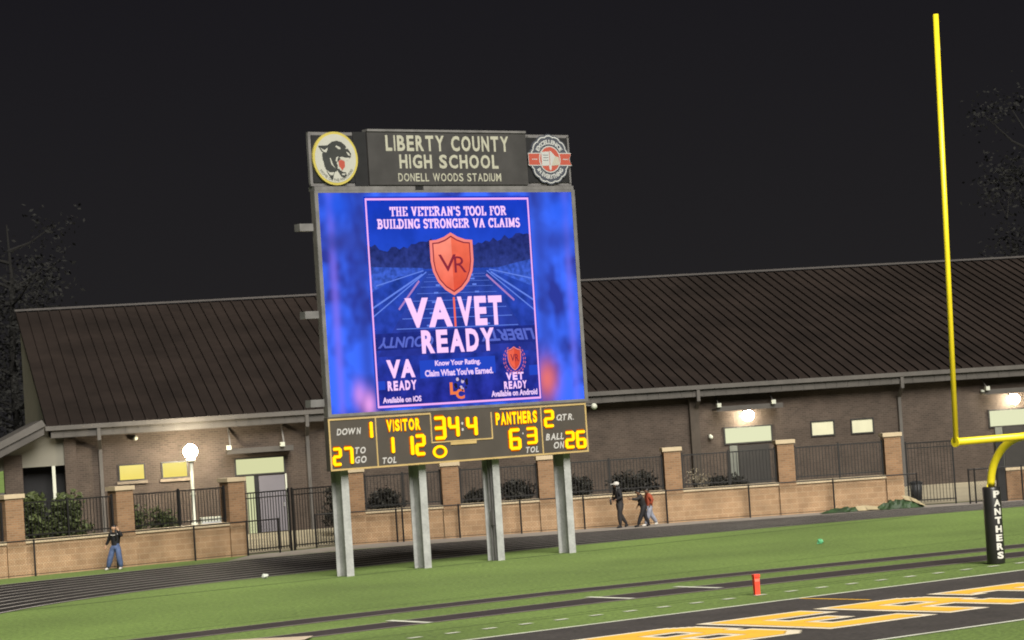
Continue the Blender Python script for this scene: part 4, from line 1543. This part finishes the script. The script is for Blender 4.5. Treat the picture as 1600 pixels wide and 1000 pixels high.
# ---------------------------------------------------------------- plants
def bush(name, loc, rx, ry, h, n, leaf, m, label, cat, group, seed, stems=7, droop=0):
    rnd = random.Random(seed)
    t = thing(name, loc, rnd.uniform(0, 3), label, cat, group)
    st = MB()
    tips = []
    for k in range(stems):
        a = rnd.uniform(0, 6.28)
        r = rnd.uniform(.2, .85)
        tip = (rx * r * math.cos(a), ry * r * math.sin(a), h * rnd.uniform(.6, .95))
        st.tube([(tip[0] * .2, tip[1] * .2, -.05), (tip[0] * .6, tip[1] * .6, tip[2] * .55), tip], [.025, .016, .006], 5)
        tips.append(tip)
    st.build('stems', M['bark'], t)
    lf = MB()
    clumps = [(rx * .75 * rnd.uniform(-1, 1), ry * .75 * rnd.uniform(-1, 1), h * rnd.uniform(.25, .95), rnd.uniform(.2, .38)) for _ in range(int(14 + n / 160))]
    for k in range(n):
        cx, cy, cz, cr = rnd.choice(clumps)
        e = (1 - (cz / h) ** 2 * .5)
        d = Vector((rnd.gauss(0, 1), rnd.gauss(0, 1), rnd.gauss(0, 1))).normalized() * cr * rnd.uniform(.5, 1.1)
        p = Vector((cx * e, cy * e, cz)) + d
        if p.z < .02:
            p.z = rnd.uniform(.02, .2)
        a = Vector((rnd.gauss(0, 1), rnd.gauss(0, 1), rnd.gauss(0, .7))).normalized()
        b = a.cross(Vector((rnd.gauss(0, 1), rnd.gauss(0, 1), rnd.gauss(0, 1)))).normalized()
        s = leaf * rnd.uniform(.6, 1.3)
        lf.face([p - a * s, p - b * s * .45, p + a * s, p + b * s * .45])
    lf.build('foliage', m, t)
    return t


bush('hedge_shrub', along(WLO, WLY, 1.75, .95, .95), 1.0, .6, 1.55, 3600, .10, M['leafg'], 'tall leafy green hedge shrub behind the fence, nearest the left edge pillar', 'shrub', 'hedge shrubs behind the left fence', 11)
bush('hedge_shrub', along(WLO, WLY, 3.1, .95, .95), .9, .6, 1.5, 3000, .10, M['leafg'], 'leafy green hedge shrub behind the fence, just left of the woman in jeans', 'shrub', 'hedge shrubs behind the left fence', 12)
bush('low_shrub', along(WLO, WLY, 5.7, .9, .95), .55, .5, .85, 900, .07, M['leafg'], 'low sparse green shrub behind the fence left of the lamp post', 'shrub', 'low shrubs behind the left fence', 13)
bush('low_shrub', along(WLO, WLY, 6.7, 1.0, .95), .55, .5, .75, 800, .07, M['leafg'], 'low sparse green shrub behind the fence at the foot of the lamp post', 'shrub', 'low shrubs behind the left fence', 14)
for u, rx_, h_, lab, sd_ in ((1.75, .75, .8, 'dark shrub behind the fence just right of the leftmost scoreboard post', 15),
                        (5.3, .8, .62, 'dark shrub behind the fence just left of the third scoreboard post', 25),
                        (6.6, 1.0, .8, 'dark spreading shrub behind the fence just right of the third scoreboard post', 16),
                        (8.9, 1.1, .78, 'dark spreading shrub behind the fence just right of the rightmost scoreboard post', 17),
                        (10.9, 1.25, .82, 'dark spreading shrub behind the fence above the two close walkers', 18),
                        (14.3, 1.2, .42, 'low dark shrub behind the fence right of the pale seed heads', 26)):
    bush('dark_shrub', along(WRO, WRY, u, 1.1, .95), rx_, .6, h_, 2200, .075, M['leafd'], lab, 'shrub', 'dark shrubs behind the right fence', sd_, 11)
bush('dark_shrub', (-6.75, 101.2, .2), .75, .6, 1.9, 1500, .09, M['leafd'], 'dark tall shrub behind the gate beside the leftmost scoreboard post', 'shrub', 'dark shrubs behind the right fence', 24)
bush('seed_head_grass', along(WRO, WRY, 13.3, 1.0, .95), .5, .4, .8, 420, .05, M['leafp'], 'pale ornamental grass with seed heads behind the fence right of the orange hoodie walker', 'plant', None, 19)


def tree(loc, h, r, label, seed, n=6500):
    rnd = random.Random(seed)
    t = thing('tree', loc, rnd.uniform(0, 6), label, 'tree', 'dark trees behind the field house')
    tk = MB()
    tk.tube([(0, 0, -.2), (.1, 0, h * .25), (-.1, .1, h * .5), (.1, 0, h * .8), (0, 0, h * .97)], [.35, .28, .2, .1, .03], 8)
    ends = []
    for k in range(22):
        z = h * rnd.uniform(.25, .9)
        a = rnd.uniform(0, 6.28)
        l = r * rnd.uniform(.5, 1.0) * (1.15 - z / h * .6)
        e = Vector((l * math.cos(a), l * math.sin(a), z + l * rnd.uniform(.3, .9)))
        tk.tube([(0, 0, z), tuple(Vector((e.x * .5, e.y * .5, z + (e.z - z) * .35))), tuple(e)], [.1, .06, .02], 5)
        ends.append(e)
        for q in range(2):
            e2 = e * .75 + Vector((rnd.uniform(-1, 1), rnd.uniform(-1, 1), rnd.uniform(.2, 1.4)))
            tk.tube([tuple(e * .7), tuple(e2)], [.04, .012], 4)
            ends.append(e2)
    tk.build('trunk', M['bark'], t)
    lf = MB()
    for k in range(n):
        e = rnd.choice(ends)
        p = e + Vector((rnd.gauss(0, .7), rnd.gauss(0, .7), rnd.gauss(0, .6)))
        a = Vector((rnd.gauss(0, 1), rnd.gauss(0, 1), rnd.gauss(0, .7))).normalized()
        b = a.cross(Vector((rnd.gauss(0, 1), rnd.gauss(0, 1), rnd.gauss(0, 1)))).normalized()
        s = rnd.uniform(.08, .17)
        lf.face([p - a * s, p - b * s * .5, p + a * s, p + b * s * .5])
    lf.build('crown', M['leaft'], t)


tree((-25.2, 138, 0), 16.0, 4.0, 'faint dark tree against the night sky left of the field house roof', 31)
tree((-31, 134, 0), 15.0, 4.0, 'faint dark tree standing at the very left edge of the frame', 32)
tree((29.5, 150, 0), 20.5, 5.0, 'tall faint dark tree beyond the roof right of the yellow upright', 33, 8500)


# ---------------------------------------------------------------- people
def skin_mesh(name, J, edges, mats, parent, root, sub=2):
    names = list(J)
    idx = {n: i for i, n in enumerate(names)}
    me = bpy.data.meshes.new(name)
    me.from_pydata([J[n][:3] for n in names], [(idx[a], idx[b]) for a, b in edges], [])
    o = bpy.data.objects.new(name, me)
    COL.objects.link(o)
    sk = o.modifiers.new('Skin', 'SKIN')
    sk.use_smooth_shade = True
    if not me.skin_vertices:
        me.skin_vertices.new()
    for n in names:
        r = J[n][3]
        r = r if isinstance(r, tuple) else (r, r)
        me.skin_vertices[0].data[idx[n]].radius = r
    me.skin_vertices[0].data[idx[root]].use_root = True
    ss = o.modifiers.new('Subdivision', 'SUBSURF')
    ss.levels = ss.render_levels = sub
    dg = bpy.context.evaluated_depsgraph_get()
    ev = bpy.data.meshes.new_from_object(o.evaluated_get(dg))
    bpy.data.objects.remove(o)
    bpy.data.meshes.remove(me)
    ev.name = name
    ev.materials.clear()
    ev.materials.append(mats)
    for p in ev.polygons:
        p.material_index = 0
    r_ = bpy.data.objects.new(name, ev)
    COL.objects.link(r_)
    r_.parent = parent
    return r_


def lerp(a, b, t):
    return tuple(a[i] + (b[i] - a[i]) * t for i in range(3))


def person(loc, rz, H, label, P, skin, shirt, pants, shoes, hair, long_hair=False, cap=None, shirt_k=1.0, leg_k=1.0, sleeves=True):
    """P: joints in units of height; x = left-right in the figure's own frame (+x = its left), facing -y"""
    t = thing('person', loc, rz, label, 'person')
    k = H
    def q(n):
        return tuple(v * k for v in P[n])
    J = {}
    def j(n, p, r):
        J[n] = (*p, r if isinstance(r, tuple) else r * k * (1.34 if r > .02 else 1.0))
    pel, chest, neck, head = q('pelvis'), q('chest'), q('neck'), q('head')
    j('pelvis', pel, .058); j('waist', lerp(pel, chest, .45), .050); j('chest', chest, .062); j('neck0', neck, .030)
    j('chin', lerp(neck, head, .4), .036); j('head', head, .056); j('crown', tuple(head[i] + (0, 0, .045 * k)[i] for i in range(3)), .042)
    nose = (head[0], head[1] - .062 * k, head[2] - .012 * k)
    E = [('pelvis', 'waist'), ('waist', 'chest'), ('chest', 'neck0'), ('neck0', 'chin'), ('chin', 'head'), ('head', 'crown')]
    j('nose', nose, .009); E.append(('head', 'nose'))
    for s in 'lr':
        sg = 1 if s == 'l' else -1
        j('ear' + s, (head[0] + sg * .06 * k, head[1] + .005 * k, head[2] - .01 * k), .009); E.append(('head', 'ear' + s))
        sh, el, wr = q('sh' + s), q('el' + s), q('wr' + s)
        j('sh' + s, sh, .034); j('el' + s, el, .024); j('wr' + s, wr, .017)
        d = (Vector(wr) - Vector(el)).normalized()
        side = d.cross(Vector((0, -1, 0.2))).normalized()
        palm = Vector(wr) + d * .035 * k
        j('palm' + s, tuple(palm), (.012 * k, .024 * k))
        E += [('chest', 'sh' + s), ('sh' + s, 'el' + s), ('el' + s, 'wr' + s), ('wr' + s, 'palm' + s)]
        for fi in range(4):
            off = side * (.0145 * (fi - 1.5)) * k
            L_ = (.036, .044, .047, .038)[fi] * k
            a = palm + off + d * .02 * k
            b = a + d * L_ * .55
            c_ = b + (d * .8 + Vector((0, .5, -.2)) * .5).normalized() * L_ * .5
            for nn_, pnt in (('a', a), ('b', b), ('c', c_)):
                j('f%s%d%s' % (s, fi, nn_), tuple(pnt), .0058)
            E += [('palm' + s, 'f%s%da' % (s, fi)), ('f%s%da' % (s, fi), 'f%s%db' % (s, fi)), ('f%s%db' % (s, fi), 'f%s%dc' % (s, fi))]
        th = palm - side * .03 * k + d * .005 * k
        th2 = th - side * .006 * k + d * .024 * k
        j('t%sa' % s, tuple(th), .0075); j('t%sb' % s, tuple(th2), .006)
        E += [('palm' + s, 't%sa' % s), ('t%sa' % s, 't%sb' % s)]
        hp, kn, an, to = q('hip' + s), q('kn' + s), q('an' + s), q('to' + s)
        j('hip' + s, hp, .046); j('th' + s, lerp(hp, kn, .45), .044); j('kn' + s, kn, .030); j('ca' + s, lerp(kn, an, .35), .031); j('an' + s, an, .019); j('to' + s, to, .018)
        E += [('pelvis', 'hip' + s), ('hip' + s, 'th' + s), ('th' + s, 'kn' + s), ('kn' + s, 'ca' + s), ('ca' + s, 'an' + s), ('an' + s, 'to' + s)]
    bo_ = skin_mesh('body', J, E, skin, t, 'pelvis', 1)
    for mm in (shirt, pants):
        bo_.data.materials.append(mm)
    cls = {}
    for n_ in J:
        b3 = n_[:2]
        cls[n_] = 2 if n_ == 'pelvis' or b3 in ('hi', 'th', 'kn', 'ca', 'an') and n_ != 'ta' else (1 if n_ in ('waist', 'chest') or b3 in ('sh', 'el') else 0)
        if n_.startswith('t') and n_[-1] in 'ab':
            cls[n_] = 0
        if n_ in ('tol', 'tor'):
            cls[n_] = 2
    jl = [(Vector(J[n_][:3]), cls[n_]) for n_ in J]
    for pg in bo_.data.polygons:
        pg.material_index = min(jl, key=lambda a: (a[0] - pg.center).length_squared)[1]
    # eyes and mouth
    ey = MB()
    for sg in (-1, 1):
        ey.ball((head[0] + sg * .022 * k, head[1] - .053 * k, head[2] + .004 * k), .008 * k, 8, 6)
    ey.ball((head[0], head[1] - .05 * k, head[2] - .038 * k), .012 * k, 8, 6, sq=(1.3, .6, .4))
    ey.build('face_features', M['hair'], t, True)

    def sub(ns, grow):
        return {n: (*J[n][:3], (J[n][3] if not isinstance(J[n][3], tuple) else J[n][3][1]) * 1.0 + grow * k) for n in ns}
    # trousers
    ns = ['pelvis', 'waist'] + [a + s for s in 'lr' for a in ('hip', 'th', 'kn', 'ca', 'an')]
    TJ = sub(ns, .012)
    for n_ in ('pelvis', 'hipl', 'hipr'):
        TJ[n_] = (*TJ[n_][:3], TJ[n_][3] + .016 * k)
    TJ['waist'] = (*lerp(pel, chest, .34), .088 * k)
    for s in 'lr':
        for a in ('kn', 'ca', 'an'):
            TJ[a + s] = (*TJ[a + s][:3], TJ[a + s][3] + .026 * k * (leg_k - 1))
    skin_mesh('trousers', TJ, [('pelvis', 'waist')] + [e for s in 'lr' for e in (('pelvis', 'hip' + s), ('hip' + s, 'th' + s), ('th' + s, 'kn' + s), ('kn' + s, 'ca' + s), ('ca' + s, 'an' + s))], pants, t, 'pelvis', 1)
    # top
    ns = ['waist', 'chest'] + [a + s for s in 'lr' for a in (('sh', 'el', 'wr') if sleeves else ('sh', 'el'))]
    SJ = sub(ns, .011 * shirt_k)
    SJ['hem'] = (*lerp(pel, chest, -.22 if shirt_k > 1 else -.10), (.086 + .008 * shirt_k) * k)
    SJ['waist'] = (*SJ['waist'][:3], SJ['waist'][3] * 1.12)
    SJ['collar'] = (*lerp(chest, neck, .7), .044 * k)
    skin_mesh('top', SJ, [('waist', 'hem'), ('waist', 'chest'), ('chest', 'collar')] + [e for s in 'lr' for e in ((('chest', 'sh' + s), ('sh' + s, 'el' + s), ('el' + s, 'wr' + s)) if sleeves else (('chest', 'sh' + s), ('sh' + s, 'el' + s)))], shirt, t, 'waist', 1)
    for s in 'lr':
        an, to = q('an' + s), q('to' + s)
        b = MB()
        b.tube([(an[0], an[1] + .02 * k, an[2] - .012 * k), lerp(an, to, .5), to], [.026 * k, .028 * k, .02 * k], 10)
        b.build('shoe', shoes, t, True)
    hm = MB()
    hm.ball((head[0], head[1] + .012 * k, head[2] + .018 * k), .067 * k, 14, 10, sq=(.95, .98, .92))
    if long_hair:
        for sg in (-1, -.5, 0, .5, 1):
            hm.tube([(head[0] + sg * .05 * k, head[1] + (.0 if abs(sg) == 1 else .045) * k, head[2]), (head[0] + sg * .068 * k, head[1] + (-.03 if abs(sg) == 1 else .035) * k, head[2] - .1 * k), (head[0] + sg * .082 * k, head[1] + (-.07 if abs(sg) == 1 else .03) * k, head[2] - .25 * k)], [.035 * k, .034 * k, .014 * k], 8)
    if not cap or long_hair:
        hm.build('hair', hair, t, True)
    if cap:
        hm2 = MB().ball((head[0], head[1] - .0, head[2] + .03 * k), .07 * k, 14, 10, sq=(1, 1, .8))
        hm2.prism([(head[0] - .05 * k, head[2] + .028 * k), (head[0] + .05 * k, head[2] + .028 * k), (head[0] + .045 * k, head[2] + .04 * k), (head[0] - .045 * k, head[2] + .04 * k)], head[1] - .135 * k, head[1] - .03 * k)
        hm2.build('cap', cap, t, True)
    return t


# woman in jeans, facing the field, striding to her right, one hand raised to her hair
PW = dict(pelvis=(0, 0, .52), chest=(.0, 0, .74), neck=(0, -.005, .835), head=(-.005, -.015, .915),
          shl=(.105, 0, .80), ell=(.20, -.03, .735), wrl=(.13, -.05, .86), shr=(-.105, 0, .80), elr=(-.165, .0, .66), wrr=(-.225, -.03, .54),
          hipl=(.06, 0, .50), knl=(.085, -.02, .28), anl=(.10, .03, .045), tol=(.10, -.06, .015),
          hipr=(-.06, 0, .50), knr=(-.12, -.04, .28), anr=(-.21, -.02, .045), tor=(-.24, -.10, .015))
w = person((-13.66, 91.25, 0), R(-24), 1.52, 'woman with long black hair, dark top and blue jeans walking before the left wall', PW, M['skin'], M['blackcloth'], M['denim'], M['whitecloth'], M['hair'], True, None, 1.0, 1.7)
nk = MB()
nk.tube([(-.17, -.06, 1.20), (-.08, -.115, 1.165), (.0, -.125, 1.15), (.08, -.115, 1.165), (.17, -.06, 1.20)], .016, 8)
nk.build('neckline_trim', M['whitecloth'], w, True)

# walker in white cap, profile, walking to the left of the picture
PC = dict(pelvis=(0, .02, .53), chest=(0, -.01, .745), neck=(0, -.015, .84), head=(0, -.035, .92),
          shl=(.09, -.01, .805), ell=(.125, .02, .66), wrl=(.10, -.10, .615), shr=(-.09, -.01, .805), elr=(-.125, .03, .665), wrr=(-.11, -.125, .62),
          hipl=(.055, .02, .51), knl=(.055, -.03, .28), anl=(.05, -.01, .045), tol=(.05, -.1, .015),
          hipr=(-.055, .02, .51), knr=(-.055, .03, .29), anr=(-.05, .17, .07), tor=(-.05, .12, .02))
c1 = person((3.40, 98.15, 0), R(-72), 1.66, 'person in a white cap, black top and black leggings walking before the wall', PC, M['skind'], M['blackcloth'], M['charcoal'], M['blackcloth'], M['hair'], True, M['whitecloth'], 1.0, 1.0)
bt = thing('dark_bottle', (3.10, 97.92, .86), 0, 'dark bottle held in front by the walker in the white cap', 'bottle')
MB().tube([(0, 0, 0), (0, 0, .16), (0, 0, .19), (0, 0, .23)], [.035, .035, .016, .016], 10).build('bottle_body', M['plastic'], bt, True)
MB().tube([(0, 0, .2305), (0, 0, .255)], .02, 10).build('bottle_cap', M['whitecloth'], bt)

PD = dict(pelvis=(0, .03, .52), chest=(0, -.05, .735), neck=(0, -.075, .825), head=(0, -.105, .90),
          shl=(.10, -.05, .795), ell=(.12, -.16, .72), wrl=(.09, -.30, .745), shr=(-.10, -.05, .795), elr=(-.13, .0, .65), wrr=(-.11, -.09, .55),
          hipl=(.055, .03, .50), knl=(.055, -.06, .29), anl=(.05, -.16, .05), tol=(.05, -.25, .02),
          hipr=(-.055, .03, .50), knr=(-.055, .07, .28), anr=(-.05, .16, .06), tor=(-.05, .09, .02))
person((4.22, 97.95, 0), R(-80), 1.38, 'person in dark hoodie and black trousers leaning forward with one arm out', PD, M['skind'], M['charcoal'], M['blackcloth'], M['blackcloth'], M['hair'], False, None, 1.7, 1.3)
PO = dict(pelvis=(0, .02, .52), chest=(0, -.01, .735), neck=(0, -.02, .825), head=(0, -.04, .90),
          shl=(.10, -.01, .795), ell=(.13, .06, .66), wrl=(.11, .0, .55), shr=(-.10, -.01, .795), elr=(-.13, .07, .66), wrr=(-.11, .0, .55),
          hipl=(.055, .02, .50), knl=(.055, -.05, .28), anl=(.05, -.14, .05), tol=(.05, -.23, .02),
          hipr=(-.055, .02, .50), knr=(-.055, .07, .29), anr=(-.05, .21, .07), tor=(-.05, .15, .02))
person((4.46, 98.2, 0), R(-72), 1.40, 'person in an orange hoodie and pale blue jeans walking behind a dark hooded companion', PO, M['skind'], M['orange'], M['paledenim'], M['whitecloth'], M['hair'], False, None, 1.7, 1.5)


# ---------------------------------------------------------------- small things
def tarp(loc, rz, rx, ry, h, seed, label, flap):
    rnd = random.Random(seed)
    t = thing('crumpled_tarp', loc, rz, label, 'tarp', 'crumpled green tarps by the wall')
    n, mrow = 18, 10
    tv = MB()
    for j_ in range(mrow + 1):
        for i_ in range(n + 1):
            a, b = i_ / n * 2 - 1, j_ / mrow * 2 - 1
            hump = max(0, 1 - a * a * (1 + .3 * math.sin(3 * b)) - b * b)
            z = h * hump ** .6 * (.7 + .5 * rnd.random()) if hump > 0 else .01
            tv.v.append((a * rx + rnd.uniform(-.03, .03), b * ry + rnd.uniform(-.03, .03), z + .012))
    for j_ in range(mrow):
        for i_ in range(n):
            p = j_ * (n + 1) + i_
            tv.f.append((p, p + 1, p + n + 2, p + n + 1)); tv.m.append(0)
    tv.build('tarp_sheet', M['tarp'], t)
    fl_ = MB()
    for k in range(len(flap) - 1):
        (xa, ya, za), (xb, yb_, zb) = flap[k], flap[k + 1]
        fl_.face([(xa, ya, za), (xb, yb_, zb), (xb + .12, yb_ - .22, max(.03, zb - .2)), (xa + .05, ya - .25, max(.03, za - .16))])
    fl_.build('backing_flap', M['tarpback'], t)


tarp((11.75, 98.95, 0), R(6), 1.1, .3, .17, 41, 'low crumpled green tarp with tan backing lying along the wall foot', [(.15, -.1, .2), (.5, -.12, .22), (.9, -.1, .16), (1.35, -.08, .1)])
tarp((13.55, 99.1, 0), R(6), .85, .42, .34, 42, 'heaped green tarp with folded tan edge beside the open iron gate', [(.1, .0, .48), (.35, -.05, .43), (.6, -.12, .3), (.8, -.2, .08)])
tc_ = thing('trash_bin', (14.75, 103.0, .12), R(5), 'dark plastic trash bin standing behind the open iron gate', 'bin')
b_ = MB()
b_.tube([(0, 0, 0), (0, 0, .62)], [.2, .24], 16)
b_.build('bin_body', M['plastic'], tc_, True)
MB().tube([(0, 0, .621), (0, 0, .65), (0, 0, .71)], [.26, .26, .15], 16).build('bin_lid', M['plastic'], tc_)
ac = thing('utility_cabinet', (-11.55, 101.2, .3), R(14), 'pale low utility cabinet at the field house wall behind the lamp post', 'cabinet')
MB().box(-.42, .42, -.3, .3, 0, .95).build('cabinet_body', M['lampwhite'], ac)
MB().box(-.38, .38, -.32, -.301, .1, .8).build('louvre_panel', M['galv'], ac)


def litter(loc, m, label, s):
    rnd = random.Random(s)
    o = MB()
    o.ball((0, 0, .07), .085, 9, 6, sq=(1.2, .9, .7))
    o.v = [(x + rnd.uniform(-.025, .025), y + rnd.uniform(-.025, .025), max(.005, z + rnd.uniform(-.03, .03))) for x, y, z in o.v]
    b = o.build('crumpled_litter', m, None, False, loc)
    tag(b, label, 'litter')


litter((8.47, 79.17, 0), M['litter'], 'crumpled bright green plastic lying on the turf left of the goalpost', 1)
litter((-7.66, 79.94, 0), M['litterw'], 'crumpled pale plastic lying at the track edge left of the scoreboard', 2)
